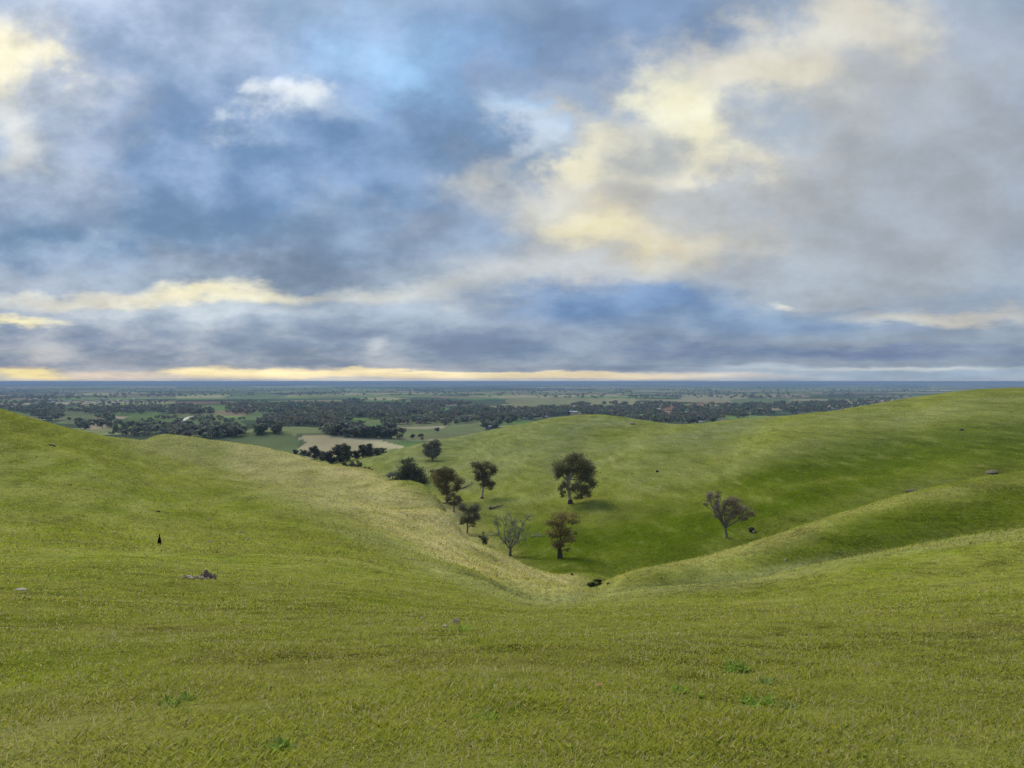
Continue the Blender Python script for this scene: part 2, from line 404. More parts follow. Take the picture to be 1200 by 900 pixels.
def table(az, lr):
    def cub(t):
        return t
    fa = np.clip((az - AZT[0]) / (AZT[1] - AZT[0]), 0, len(AZT) - 1.001)
    fl = np.clip((lr - LRT[0]) / (LRT[1] - LRT[0]), 0, len(LRT) - 1.001)
    ia = fa.astype(int); il = fl.astype(int)
    ta = fa - ia; tl = fl - il
    v = (TAB[ia, il] * (1 - ta) + TAB[ia + 1, il] * ta) * (1 - tl) + (TAB[ia, il + 1] * (1 - ta) + TAB[ia + 1, il + 1] * ta) * tl
    b = BACK[il] * (1 - tl) + BACK[il + 1] * tl
    w = sstep(0.93, 2.4, np.abs(az))
    return v * (1 - w) + b * w


PLN_R = np.log(np.array([400, 600, 900, 1300, 2000, 4000, 8000, 20000, 100000.]))
PLN_Z = np.array([-58, -64, -71, -77.5, -85, -94, -99, -103, -110.])


def bump(x, y, cx, cy, rx, ry, h):
    return h * np.exp(-(((x - cx) / rx) ** 2 + ((y - cy) / ry) ** 2))


# shallow spurs and hollows running down the far slope: line on the ground, half width, height
FOLDS = [([(102, 440), (62, 360), (29, 285)], 17, 2.6), ([(46, 430), (14, 310), (4, 250)], 17, -1.9), ([(165, 420), (118, 330), (84, 240)], 17, 2.0),
         ([(132, 420), (90, 330), (58, 250)], 15, -2.2), ([(212, 400), (160, 310), (128, 240)], 15, -1.8), ([(-10, 470), (-22, 380)], 18, 1.8)]


def height(x, y):
    x = np.asarray(x, float); y = np.asarray(y, float)
    r = np.hypot(x, y) + 1e-9
    lr = np.log(r)
    az = np.arctan2(x, y)
    zh = table(az, lr) * r - EYE
    zp = np.interp(lr, PLN_R, PLN_Z)
    zp = zp + 2.5 * vnoise(x / 420, y / 420, 5) * sstep(700, 1500, r) * (1 - sstep(5000, 12000, r))
    zp = zp + bump(x, y, -205, 915, 120, 110, 8.0) + bump(x, y, -322, 960, 85, 110, 8.0)                       # tan hummock at the mouth of the valley
    zp = zp + bump(x, y, 15500, 26000, 5200, 2500, 104) + bump(x, y, 24000, 40000, 12000, 4000, 110) + bump(x, y, 9000, 33000, 5500, 3000, 80)
    for line, wd, hh in FOLDS:
        zh = zh + hh * np.exp(-(seg_dist(x, y, line) / wd) ** 2)
    w = sstep(math.log(600), math.log(1000), lr)
    z = zh * (1 - w) + zp * w
    # small relief: hummocky pasture
    near = sstep(2.0, 8.0, r)
    z = z + near * (1 - w) * (0.10 * vnoise(x / 1.7, y / 1.7, 1) + 0.30 * vnoise(x / 7.0, y / 7.0, 2) * sstep(5, 25, r)
                             + 0.9 * vnoise(x / 38.0, y / 38.0, 3) * sstep(80, 200, r) + 0.16 * vnoise(x / 0.6, y / 0.6, 4) * (1 - sstep(15, 40, r)) * 0.5)
    return z


def hz(x, y):
    return float(height(np.array([x]), np.array([y]))[0])


def ground_at(px, py, d0, lo=0.6, hi=1.6):
    """where the sight line through that column and row meets the ground, near d0 metres"""
    d = np.geomspace(d0 * lo, d0 * hi, 600)
    x = (px - 600) / F * d
    e = height(x, d) + (py - LEVEL) / F * d
    s = np.where(np.sign(e[:-1]) != np.sign(e[1:]))[0]
    if len(s):
        k = s[np.argmin(np.abs(np.log(d[s] / d0)))]
        dd = d[k] + (d[k + 1] - d[k]) * e[k] / (e[k] - e[k + 1])
    else:
        dd = d0
    x = (px - 600) / F * dd
    return x, dd, hz(x, dd)


# ------------------------------------------------------------------ land cover colours of the ground sheet
def poly_mask(px, py, poly):
    ins = np.zeros(px.shape, bool)
    j = len(poly) - 1
    for i in range(len(poly)):
        xi, yi = poly[i]; xj, yj = poly[j]
        c = ((yi > py) != (yj > py)) & (px < (xj - xi) * (py - yi) / (yj - yi + 1e-12) + xi)
        ins ^= c
        j = i
    return ins


def seg_dist(px, py, line, sx=1.0, sy=1.0):
    best = np.full(px.shape, 1e9)
    for (x0, y0), (x1, y1) in zip(line[:-1], line[1:]):
        vx, vy = (x1 - x0) / sx, (y1 - y0) / sy
        wx_, wy_ = (px - x0) / sx, (py - y0) / sy
        t = np.clip((wx_ * vx + wy_ * vy) / (vx * vx + vy * vy), 0, 1)
        best = np.minimum(best, np.hypot(wx_ - t * vx, wy_ - t * vy))
    return best


FIELDS = [  # outline in photo columns and rows, albedo; nearer ones painted last
    ([(590, 466), (745, 467), (748, 475), (600, 477)], (.20, .21, .085)),
    ([(690, 466.5), (745, 467.5), (744, 475.5), (700, 475)], (.25, .24, .10)),
    ([(747, 471), (784, 472), (782, 477), (750, 476)], (.21, .21, .09)),
    ([(740, 478), (790, 476), (800, 479), (760, 481)], (.26, .12, .07)),
    ([(780, 482), (800, 480), (802, 487), (785, 487)], (.27, .13, .08)),
    ([(808, 473), (826, 472), (828, 477), (812, 478)], (.25, .14, .09)),
    ([(812, 481), (822, 480), (826, 486), (815, 487)], (.24, .12, .08)),
    ([(800, 462), (870, 463), (880, 468), (800, 470)], (.26, .24, .14)),
    ([(880, 463), (950, 463.5), (950, 466), (900, 466.5)], (.24, .21, .14)),
    ([(855, 468), (925, 467), (930, 473), (860, 475)], (.11, .17, .06)),
    ([(960, 471), (1010, 469), (1010, 473), (970, 474)], (.18, .22, .07)),
    ([(803, 491), (842, 489), (848, 494), (806, 496)], (.10, .19, .05)),
    ([(195, 462), (218, 461), (220, 464), (198, 465)], (.13, .20, .09)),
    ([(262, 464), (330, 462), (335, 466), (265, 468)], (.12, .19, .08)),
    ([(400, 460), (422, 459.5), (424, 462.5), (402, 463)], (.30, .27, .17)),
    ([(275, 473), (350, 472), (352, 475), (278, 476)], (.12, .18, .07)),
    ([(0, 456), (22, 456), (20, 458), (0, 458)], (.17, .20, .13)),
    ([(60, 457), (135, 457.5), (140, 459.5), (70, 459)], (.22, .18, .15)),
    ([(488, 489), (515, 488.5), (518, 491), (490, 492)], (.33, .28, .20)),
    ([(290, 484), (330, 483), (330, 492), (280, 492)], (.10, .18, .04)),
    ([(138, 484), (158, 482), (190, 483), (210, 490), (200, 500), (140, 501)], (.075, .14, .032)),
    ([(150, 484), (188, 484), (186, 491), (152, 492)], (.10, .18, .035)),
    ([(186, 489), (212, 488), (286, 490), (286, 499), (200, 501)], (.11, .185, .045)),
    ([(124, 487), (150, 488), (146, 491.5), (122, 490.5)], (.36, .28, .18)),
    ([(72, 480), (105, 484), (112, 496), (78, 497)], (.12, .155, .06)),
    ([(96, 494), (124, 495), (126, 503), (97, 504)], (.38, .28, .17)),
    ([(412, 494), (470, 491), (560, 494), (575, 500), (560, 516), (415, 518)], (.155, .185, .062)),
    ([(415, 496), (462, 494), (470, 504), (425, 506)], (.10, .19, .045)),
    ([(475, 502), (560, 498), (560, 506), (480, 508)], (.13, .185, .055)),
    ([(470, 500.5), (522, 499), (520, 502), (468, 503)], (.31, .27, .16)),
    ([(430, 513.5), (470, 514), (520, 515), (518, 517), (440, 516)], (.30, .26, .15)),
    ([(425, 517), (512, 517), (500, 523), (440, 523)], (.085, .18, .03)),
    ([(272, 508), (300, 501), (340, 499), (388, 500), (392, 507), (350, 509), (330, 512)], (.17, .21, .06)),
    ([(262, 512), (300, 505), (345, 510), (350, 536), (300, 536)], (.105, .155, .045)),
    ([(356, 510.5), (388, 510), (420, 513), (472, 524), (440, 530), (350, 545), (362, 533), (349, 527), (357, 519), (347, 515)], (.36, .29, .15)),
    ([(388, 508.5), (425, 512), (474, 523), (470, 527), (420, 518), (380, 512)], (.40, .34, .19)),
]


def land_colour(x, y, z):
    r = np.hypot(x, y)
    front = y > 0.5
    yy = np.where(front, y, 1.0)
    px = np.where(front, 600 + F * x / yy, -9999)
    py = np.where(front, LEVEL - F * z / yy, 2000)
    n = x.shape
    lw = np.zeros(n + (3,))
    mixc = lambda base, c, w: base * (1 - w[..., None]) + np.array(c) * w[..., None]
    # --- pasture on the hills
    q1 = fbm(x / 30, y / 30, 11, 4); q2 = fbm(x / 6, y / 6, 21, 3); q3 = fbm(x / 90, y / 90, 31, 3)
    base = np.empty(n + (3,)); base[:] = (.182, .198, .034)
    base = mixc(base, (.225, .234, .072), sstep(-0.15, 0.5, q1) * 0.5)
    base = mixc(base, (.148, .190, .012), sstep(0.0, 0.5, q2) * 0.5)
    base = mixc(base, (.23, .195, .075), sstep(0.15, 0.6, fbm(x / 3, y / 3, 41, 3)) * 0.28 * (1 - sstep(60, 160, r)))
    # dry golden spur on the left of the valley
    wob = fbm(x / 22, y / 22, 51, 3) * 14
    dry = 1 - sstep(0.45, 1.25, seg_dist(px, py + wob, [(300, 532), (350, 548), (400, 566), (450, 588), (500, 612), (550, 645), (600, 672), (650, 690)], 40, 34))
    dry = dry * sstep(85, 110, r) * (1 - sstep(300, 350, r))
    base = mixc(base, (.39, .34, .14), dry * (0.80 + 0.5 * q2))
    dry2 = 1 - sstep(0.2, 1.3, seg_dist(px, py + wob, [(185, 515), (260, 532), (300, 545), (380, 585)], 60, 26))
    base = mixc(base, (.275, .265, .11), dry2 * 0.6 * sstep(85, 120, r))
    # lush gully flanks on the right
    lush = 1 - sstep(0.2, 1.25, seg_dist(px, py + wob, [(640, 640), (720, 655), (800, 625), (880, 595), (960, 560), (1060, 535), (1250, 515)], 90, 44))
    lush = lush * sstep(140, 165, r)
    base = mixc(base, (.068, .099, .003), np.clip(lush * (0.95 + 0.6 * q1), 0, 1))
    far_e = sstep(260, 420, r) * (px > 380)
    base = mixc(base, (.202, .222, .082), np.clip(far_e * (0.65 + 0.8 * q1), 0, 1) * (1 - 0.5 * sstep(800, 1100, px)))
    base = mixc(base, (.16, .19, .06), sstep(0, 1, (560 - py) / 60.) * far_e * 0.4 * (px < 640))
    # straw crest, greener flank of the right ridge; light and shade painted in
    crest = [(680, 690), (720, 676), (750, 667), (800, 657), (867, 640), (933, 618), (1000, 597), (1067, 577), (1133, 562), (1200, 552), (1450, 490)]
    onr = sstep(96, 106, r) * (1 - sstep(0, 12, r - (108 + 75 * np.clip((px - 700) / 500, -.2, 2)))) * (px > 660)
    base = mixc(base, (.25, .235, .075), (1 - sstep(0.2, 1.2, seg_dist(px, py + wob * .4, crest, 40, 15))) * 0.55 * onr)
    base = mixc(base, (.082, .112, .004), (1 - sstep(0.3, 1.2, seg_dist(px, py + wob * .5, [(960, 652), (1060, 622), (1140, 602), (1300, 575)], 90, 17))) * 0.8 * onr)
    # pale lip of the near brow
    lip = [(400, 617), (480, 652), (567, 687), (640, 707), (700, 698), (800, 687), (867, 681), (933, 667), (1000, 653), (1067, 640), (1133, 629), (1200, 620)]
    base = mixc(base, (.23, .235, .09), (1 - sstep(0.1, 1.1, seg_dist(px, py, lip, 30, 13))) * 0.65 * sstep(35, 55, r) * (1 - sstep(120, 140, r)))
    # --- patchwork of the plain
    a = 0.42
    u = x * math.cos(a) + y * math.sin(a); v = -x * math.sin(a) + y * math.cos(a)
    pl = np.empty(n + (3,)); pl[:] = (.05, .065, .03)
    pal = np.array([(.075, .12, .035), (.04, .055, .03), (.13, .14, .06), (.045, .06, .035), (.16, .14, .085), (.10, .15, .05), (.055, .07, .04),
                    (.14, .105, .07), (.09, .115, .05), (.05, .06, .04), (.035, .048, .03), (.20, .185, .10)])
    for cell, lo, hi, sd_ in ((330, 0, 3200, 3), (700, 3200, 9000, 4), (2600, 9000, 22000, 5), (8000, 22000, 2e5, 6)):
        m = (r >= lo) & (r < hi)
        if not m.any():
            continue
        iu = np.floor(u[m] / cell); jv = np.floor((v[m] + cell * hash2(iu, iu * 0, sd_)) / (cell * (0.7 if cell < 1000 else 1.3)))
        hh = hash2(iu, jv, sd_)
        sub = np.floor(hash2(iu, jv, sd_ + 40) * 3 + 1)
        hh = (hh + 0.37 * np.floor(u[m] / cell * sub) * (sub > 1)) % 1.0
        pl[m] = pal[(hh * len(pal)).astype(int) % len(pal)]
    pl *= np.where(r > 9000, 2.0, 1.6)[..., None]
    hill_w = sstep(math.log(560), math.log(760), np.log(r))
    bush = sstep(-0.1, 0.35, fbm(x / 900, y / 600, 61, 4) - 0.1)
    pl = mixc(pl, (.032, .043, .026), bush * 0.6 * (r > 1500))
    jx = 7 * fbm(x / 60, y / 60, 95, 3); jy = 0.9 * fbm(x / 70, y / 70, 96, 3)
    for poly, c in FIELDS:
        m = poly_mask(px + jx, py + jy, poly) & (r > 620)
        c = np.array(c); lum = c @ (.3, .6, .1)
        pl[m] = c * .62 + lum * .38 * np.array([1, 1, .72])
    pl *= (1 + 0.22 * fbm(x / 45, y / 120, 71, 3))[..., None]
    base = base * (1 - 0.34 * (1 - sstep(25, 80, r)))[..., None]      # near ground darkened under the blades, standing in for their shadow
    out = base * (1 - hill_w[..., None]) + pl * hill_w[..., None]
    return np.clip(out, 0.004, 0.6)


# ------------------------------------------------------------------ ground sheet
az_f = np.linspace(-0.68, 0.68, 780)
az_s = np.linspace(0.68, 2 * math.pi - 0.68, 90)[1:-1]
AZG = np.concatenate([az_f, az_s])
r_near = np.exp(np.linspace(math.log(0.35), math.log(1000), 430))
r_far = 1.0 / np.linspace(1 / 1000., 1 / 90000., 150)[1:]
RG = np.concatenate([r_near, r_far])
GA, GR = np.meshgrid(AZG, RG, indexing='ij')
GX = GR * np.sin(GA); GY = GR * np.cos(GA)
GZ = height(GX, GY)
GC = land_colour(GX, GY, GZ)
na, nr = GX.shape
co = np.stack([GX, GY, GZ], -1).reshape(-1, 3)
ia, ir = np.meshgrid(np.arange(na), np.arange(nr - 1), indexing='ij')
ja = (ia + 1) % na
fq = np.stack([ia * nr + ir, ia * nr + ir + 1, ja * nr + ir + 1, ja * nr + ir], -1).reshape(-1, 4)
# close the little hole below the camera
co = np.concatenate([co, [[0, 0, float(GZ[:, 0].mean())]]])
ctr = len(co) - 1
k = np.arange(na)
ft = np.stack([np.full(na, ctr), k * nr, ((k + 1) % na) * nr], -1)


def mesh_from(name, co, quads=None, tris=None, col=None, smooth=True, mats=None):
    """mesh data straight from arrays"""
    me = bpy.data.meshes.new(name)
    quads = np.zeros((0, 4), int) if quads is None else np.asarray(quads)
    tris = np.zeros((0, 3), int) if tris is None else np.asarray(tris)
    me.vertices.add(len(co))
    me.vertices.foreach_set('co', np.asarray(co, np.float32).ravel())
    nl = quads.size + tris.size
    me.loops.add(nl)
    me.loops.foreach_set('vertex_index', np.concatenate([quads.ravel(), tris.ravel()]).astype(np.int32))
    me.polygons.add(len(quads) + len(tris))
    ls = np.concatenate([np.arange(len(quads)) * 4, len(quads) * 4 + np.arange(len(tris)) * 3]).astype(np.int32)
    me.polygons.foreach_set('loop_start', ls)
    me.polygons.foreach_set('use_smooth', np.full(len(ls), smooth))
    if mats is not None:
        me.polygons.foreach_set('material_index', np.asarray(mats, np.int32))
    me.update(calc_edges=True)
    if col is not None:
        at = me.color_attributes.new('Col', 'FLOAT_COLOR', 'POINT')
        c4 = np.ones((len(co), 4), np.float32)
        c4[:, :3] = col
        at.data.foreach_set('color', c4.ravel())
    return me


def material(name):
    m = bpy.data.materials.new(name)
    m.use_nodes = True
    t = NT(m.node_tree)
    b = t.n['Principled BSDF']
    return m, t, b


def link(name, me, mat=None, parent=None, kind=None):
    o = bpy.data.objects.new(name, me)
    C.objects.link(o)
    if mat is not None:
        for q in (mat if isinstance(mat, (list, tuple)) else [mat]):
            me.materials.append(q)
    if parent is not None:
        o.parent = parent
    if kind:
        o['kind'] = kind
    return o


# pasture: colour of the land cover, broken up by grain, tussocks and stock-worn contour lines
gm, t, b = material('pasture_ground')
colr = t.node('ShaderNodeAttribute', attribute_name='Col').outputs['Color']
pos = t.node('ShaderNodeNewGeometry').outputs['Position']
gx, gy, gz = t.sep(pos)
rad = t.vmath('LENGTH', pos)
hillw = t.ramp(rad, 550, 900, 1, 0)
terr = t.comb(t.math('MULTIPLY', gx, 0.035), t.math('MULTIPLY', gy, 0.035), t.math('MULTIPLY', gz, 0.75))
n_terr = t.noise(terr, 1.0, 6, 0.62)
n_str = t.noise(t.vmath('MULTIPLY', pos, (0.16, 0.05, 0.8)), 1.0, 5, 0.6)
n_clump = t.noise(pos, 0.5, 7, 0.74)
n_mid = t.noise(t.vmath('MULTIPLY', pos, (1, 0.55, 1)), 1.6, 4, 0.75)
n_fine = t.noise(pos, 7.0, 4, 0.7)
n_patch = t.noise(t.vmath('MULTIPLY', pos, (1, 1, 0.4)), 0.06, 4, 0.55)
f1 = t.math('MULTIPLY', t.math('SUBTRACT', n_terr, 0.5), t.math('MULTIPLY', hillw, t.ramp(rad, 90, 260, 1.5, 0.95)))
f2 = t.math('MULTIPLY', t.math('SUBTRACT', n_clump, 0.5), t.ramp(rad, 90, 260, 1.6, 0.95))
f3 = t.math('MULTIPLY', t.math('SUBTRACT', n_fine, 0.5), t.ramp(rad, 10, 200, 0.8, 0.35))
f5 = t.math('MULTIPLY', t.math('SUBTRACT', n_mid, 0.5), t.math('MULTIPLY', hillw, 2.0))
f4 = t.math('MULTIPLY', t.math('SUBTRACT', n_str, 0.5), t.math('MULTIPLY', hillw, 1.1))
val = t.math('ADD', t.math('ADD', f1, f2), t.math('ADD', f3, t.math('ADD', f4, t.math('ADD', f5, 1.0))))
c1 = t.mix(1.0, colr, t.comb(val, val, val), 'MULTIPLY')
straw = t.math('MULTIPLY', t.ramp(n_str, 0.52, 0.75, 0, 0.35), hillw)
c2 = t.mix(straw, c1, (.28, .265, .10))
green = t.math('MULTIPLY', t.ramp(n_patch, 0.48, 0.7, 0, 0.35), hillw)
c3 = t.mix(green, c2, (.112, .150, .010))
t.put(b.inputs['Base Color'], c3)
b.inputs['Roughness'].default_value = 0.95
b.inputs['Specular IOR Level'].default_value = 0.0
bm_ = t.node('ShaderNodeBump')
bm_.inputs['Strength'].default_value = 0.6
bm_.inputs['Distance'].default_value = 1.0
hgt = t.math('ADD', t.math('MULTIPLY', n_clump, 0.35), t.math('ADD', t.math('MULTIPLY', n_fine, 0.035), t.math('MULTIPLY', t.math('MULTIPLY', n_terr, hillw), 0.9)))
t.put(bm_.inputs['Height'], hgt)
t.l.new(bm_.outputs[0], b.inputs['Normal'])
me = mesh_from('ground', co, fq, ft, np.concatenate([GC.reshape(-1, 3), [GC[0, 0]]]))
link('ground', me, gm, kind='structure')

# ------------------------------------------------------------------ things
def thing(name, label, cat, loc, group=None, rz=0.0):
    o = bpy.data.objects.new(name, None)
    C.objects.link(o)
    o.location = loc
    o.rotation_euler = (0, 0, rz)
    o.empty_display_size = 0.5
    tag(o, label, cat, group)
    return o


def tag(o, label, cat, group=None):
    o['label'] = label
    o['category'] = cat
    if group:
        o['group'] = group
    return o


class Geo:
    def __init__(s):
        s.v = []; s.q = []; s.t = []; s.c = []

    def tube(s, path, radii, col, n=7):
        """tapered tube along a polyline"""
        path = [Vector(p) for p in path]
        base = len(s.v)
        for i, p in enumerate(path):
            d = (path[min(i + 1, len(path) - 1)] - path[max(i - 1, 0)]).normalized()
            a = d.orthogonal().normalized() if abs(d.z) > 0.99 else d.cross(Vector((0, 0, 1))).normalized()
            b = d.cross(a)
            for k in range(n):
                w = 2 * math.pi * k / n
                rr = radii[i] * (1 + 0.12 * math.sin(3 * w + i))
                s.v.append(tuple(p + (a * math.cos(w) + b * math.sin(w)) * rr)); s.c.append(col)
        for i in range(len(path) - 1):
            for k in range(n):
                k2 = (k + 1) % n
                s.q.append((base + i * n + k, base + i * n + k2, base + (i + 1) * n + k2, base + (i + 1) * n + k))
        s.v.append(tuple(path[-1])); s.c.append(col)
        e = len(s.v) - 1
        o = base + (len(path) - 1) * n
        for k in range(n):
            s.t.append((o + k, o + (k + 1) % n, e))

    def cards(s, pts, size, cols, up=0.35, droop=0.0):
        """leaf sprays: small bent four-cornered faces, any way up"""
        n = len(pts)
        a = rng.normal(size=(n, 3)); a[:, 2] *= (1 - up)
        a[:, 2] -= droop
        a /= np.linalg.norm(a, axis=1)[:, None]
        b = np.cross(a, rng.normal(size=(n, 3))); b /= np.linalg.norm(b, axis=1)[:, None]
        sz = size * rng.uniform(0.6, 1.35, n)[:, None]
        p0 = pts - a * sz * .5; p2 = pts + a * sz * .5
        w = b * sz * rng.uniform(.22, .45, n)[:, None]
        base = len(s.v)
        V = np.stack([p0, pts + w, p2, pts - w], 1).reshape(-1, 3)
        s.v.extend(map(tuple, V))
        s.c.extend(map(tuple, np.repeat(cols, 4, 0)))
        s.q.extend(map(tuple, (base + np.arange(n)[:, None] * 4 + np.arange(4))))

    def build(s, name, mat, parent=None, smooth=True):
        me = mesh_from(name, np.array(s.v), np.array(s.q, int).reshape(-1, 4), np.array(s.t, int).reshape(-1, 3), np.array(s.c), smooth)
        return link(name, me, mat, parent)


def attr_mat(name, rough=0.9, scale=6.0, amount=0.4, bump=0.0, spec=0.1, trans=0.0, stretch=(1, 1, 1)):
    m, t, b = material(name)
    c = t.node('ShaderNodeAttribute', attribute_name='Col').outputs['Color']
    p = t.node('ShaderNodeTexCoord').outputs['Object']
    p = t.vmath('MULTIPLY', p, stretch)
    n = t.noise(p, scale, 5, 0.6)
    k = t.math('MULTIPLY_ADD', t.math('SUBTRACT', n, 0.5), amount * 2, 1.0)
    t.put(b.inputs['Base Color'], t.mix(1.0, c, t.comb(k, k, k), 'MULTIPLY'))
    b.inputs['Roughness'].default_value = rough
    b.inputs['Specular IOR Level'].default_value = spec
    if bump:
        bn = t.node('ShaderNodeBump')
        bn.inputs['Distance'].default_value = bump
        bn.inputs['Strength'].default_value = 1.0
        t.put(bn.inputs['Height'], n)
        t.l.new(bn.outputs[0], b.inputs['Normal'])
    if trans:
        tr = t.node('ShaderNodeBsdfTranslucent')
        t.put(tr.inputs[0], c)
        mx = t.node('ShaderNodeMixShader')
        mx.inputs[0].default_value = trans
        out = t.n['Material Output']
        t.l.new(b.outputs[0], mx.inputs[1]); t.l.new(tr.outputs[0], mx.inputs[2])
        t.l.new(mx.outputs[0], out.inputs[0])
    return m


M_LEAF = attr_mat('eucalypt_leaves', 0.7, 0.6, 0.35, trans=0.25)
M_BARK = attr_mat('eucalypt_bark', 0.9, 3.0, 0.5, bump=0.05, stretch=(3, 3, 0.6))
M_GRASS = attr_mat('grass_blades', 0.8, 0.8, 0.25, spec=0.0, trans=0.4)
_t = NT(M_GRASS.node_tree)        # a sward is lit as a whole: blades take most of their shading from the slope they stand on
_g = _t.node('ShaderNodeNewGeometry')
_v = _t.vmath('NORMALIZE', _t.vmath('ADD', _t.vmath('SCALE', _g.outputs['Normal'], 0.45), (0.0, 0.0, 0.9)))
_t.l.new(_v, _t.n['Principled BSDF'].inputs['Normal'])
M_ROCK = attr_mat('lichen_rock', 0.95, 4.0, 0.6, bump=0.05)
M_FUR = attr_mat('dark_fur', 0.9, 12.0, 0.3)
M_PAINT = attr_mat('weathered_paint', 0.7, 0.5, 0.15)

# ------------------------------------------------------------------ trees in the valley
OLIVE = (.175, .165, .070); BROWN = (.195, .170, .082); GREY = (.26, .25, .18); DARK = (.160, .165, .088); PALEBARK = (.40, .37, .33); DARKBARK = (.07, .055, .045); GREYBARK = (.19, .175, .16)


def leaf_points(c, rad, n, sub=9):
    """leaves gathered in sub-clumps through the outer part of an ellipsoid"""
    c = np.array(c); rad = np.array(rad)
    d = rng.normal(size=(sub, 3)); d /= np.linalg.norm(d, axis=1)[:, None]
    ctr = d * (rng.uniform(0.25, 1.0, sub) ** 0.5)[:, None] * 0.82
    k = rng.integers(0, sub, n)
    o = rng.normal(size=(n, 3)) * 0.29
    o[:, 2] *= 0.75
    tone = rng.uniform(0.75, 1.28, sub)[k] * rng.uniform(0.8, 1.25, n)
    return c + (ctr[k] + o) * rad, tone


def gum(name, label, base, d0, clumps, trunk, cols, bark=GREYBARK, limbs=(), r0=1.6, dens=2.4, group=None, leaf=1.05, limb_parts=False, butt=None, cat='tree'):
    """clumps (across, up, half width, half height[, tone]), trunk and limbs in photo pixels from the foot of the tree"""
    x, y, z = ground_at(base[0], base[1], d0)
    s = y / F
    root = thing(name, label, cat, (x, y, z - 0.05), group)
    tg = Geo()
    P3 = lambda a, u, dep=0.0: (a * s, dep * s, u * s)
    tp = [P3(trunk[0][0], -1.0)] + [P3(a, u) for a, u in trunk]
    r0 = r0 * 1.2
    tr = [r0 * 1.5 * s] + list(np.linspace(r0, r0 * 0.45, len(trunk)) * s)
    tg.tube(tp, tr, bark, 9)
    if butt:
        tg.tube([P3(trunk[0][0], -1.0), P3(trunk[0][0], butt * 0.6), P3(trunk[0][0] + (trunk[1][0] - trunk[0][0]) * butt / max(trunk[1][1], 1), butt)],
                [r0 * 1.65 * s, r0 * 1.25 * s, r0 * 1.02 * s], DARKBARK, 9)
    top = trunk[-1]
    # limbs reach into every clump
    lim = [[P3(a, u, dp) for (a, u, dp) in l] for l in limbs]
    cl3 = []
    for i, c in enumerate(clumps):
        dep = random.uniform(-.75, .75) * max(abs(c[0]), c[2]) * 0.9 if len(c) < 6 else c[5]
        cl3.append((P3(c[0], c[1], dep), (c[2] * s * 1.2, (c[2] + c[3]) * .5 * s * 1.25, c[3] * s * 1.15)))
    for (cc, rr_) in cl3:
        k = random.randint(max(1, len(trunk) // 2), len(trunk) - 1)
        a = Vector(P3(*trunk[k])); e = Vector(cc)
        if e.z < a.z:
            a = Vector(P3(*trunk[max(1, k - 1)]))
        mid = a.lerp(e, 0.5) + Vector((0, 0, 0.08 * (e - a).length)) + Vector((random.uniform(-1, 1), random.uniform(-1, 1), 0)) * 0.08 * (e - a).length
        tg.tube([a, mid, e], [r0 * .42 * s, r0 * .28 * s, r0 * .10 * s], bark, 5)
        for q in range(2):
            e2 = e + Vector((random.gauss(0, .5) * rr_[0], random.gauss(0, .5) * rr_[1], random.gauss(.2, .4) * rr_[2]))
            tg.tube([mid.lerp(e, .6), e.lerp(e2, .5), e2], [r0 * .2 * s, r0 * .12 * s, r0 * .05 * s], bark, 4)
    tg.build('trunk', M_BARK, root)
    for l in lim:
        lg = Geo()
        lg.tube(l, list(np.linspace(r0 * .62, r0 * .2, len(l)) * s), bark, 7)
        lg.build('limb', M_BARK, root)
    cg = Geo()
    for c, (cc, rad) in zip(clumps, cl3):
        n = max(20, int(c[2] * c[3] * math.pi * dens * 3.8))
        p, tone = leaf_points(cc, rad, n, sub=max(4, min(12, int(c[2] * c[3] / 7))))
        mixw = rng.uniform(0, 1, n)[:, None] * (0.9 if len(c) < 5 else c[4])
        col = (np.array(cols[0]) * (1 - mixw) + np.array(cols[1]) * mixw) * tone[:, None]
        cg.cards(p, leaf * s * 1.25, col, droop=0.35)
    if clumps:
        cg.build('crown', M_LEAF, root, smooth=False)
    return root


gum('gum_tree', 'biggest gum tree on the right slope, wide dark crown over a pale leaning trunk', (668.6, 590), 286,
    [(-8.6, 45, 11, 8), (9.4, 51, 12, 8), (19, 43, 9, 9), (-12.6, 35, 6, 8), (11, 36, 14, 10), (22, 25, 7, 8), (11, 18, 11, 7), (19, 12, 6, 5), (-9, 21, 4.5, 7),
     (-9, 13, 3, 5), (0, 53, 9, 5), (9, 9, 6, 4), (2, 42, 9, 7)],
    [(0, 0), (-1, 8), (-3, 18), (-4, 28), (-3, 36)], (OLIVE, BROWN), PALEBARK,
    limbs=[[(-4, 27, 0), (-8, 31, -1), (-12, 38, -2)], [(-4, 29, 0), (-1, 36, -2), (3, 46, -3)], [(-2, 16, 0), (4, 22, -3), (13, 27, -5), (20, 34, -4)], [(-4, 30, -1), (-7, 40, -3), (-8, 48, -3)]],
    r0=1.9, butt=5)
gum('gum_tree', 'brown tinged gum tree on a dark trunk, right of the bare valley tree', (656.4, 654.6), 190,
    [(-4, 46, 9, 7), (8, 50, 11, 6), (16, 46, 7, 4.5), (-10, 42, 7, 4.5), (0, 36, 10, 7), (10, 32, 9, 7), (-12, 28, 6.5, 6), (2, 25, 8, 6), (11, 22, 6, 6), (-8, 16, 6, 5.5), (0, 18, 6, 5), (8, 12, 4, 3), (18, 30, 3, 2)],
    [(0, 0), (-.5, 7), (-.5, 14), (0, 26), (2, 40)], ((.27, .205, .065), (.20, .17, .06)), GREYBARK, r0=1.9, dens=1.35, butt=13)
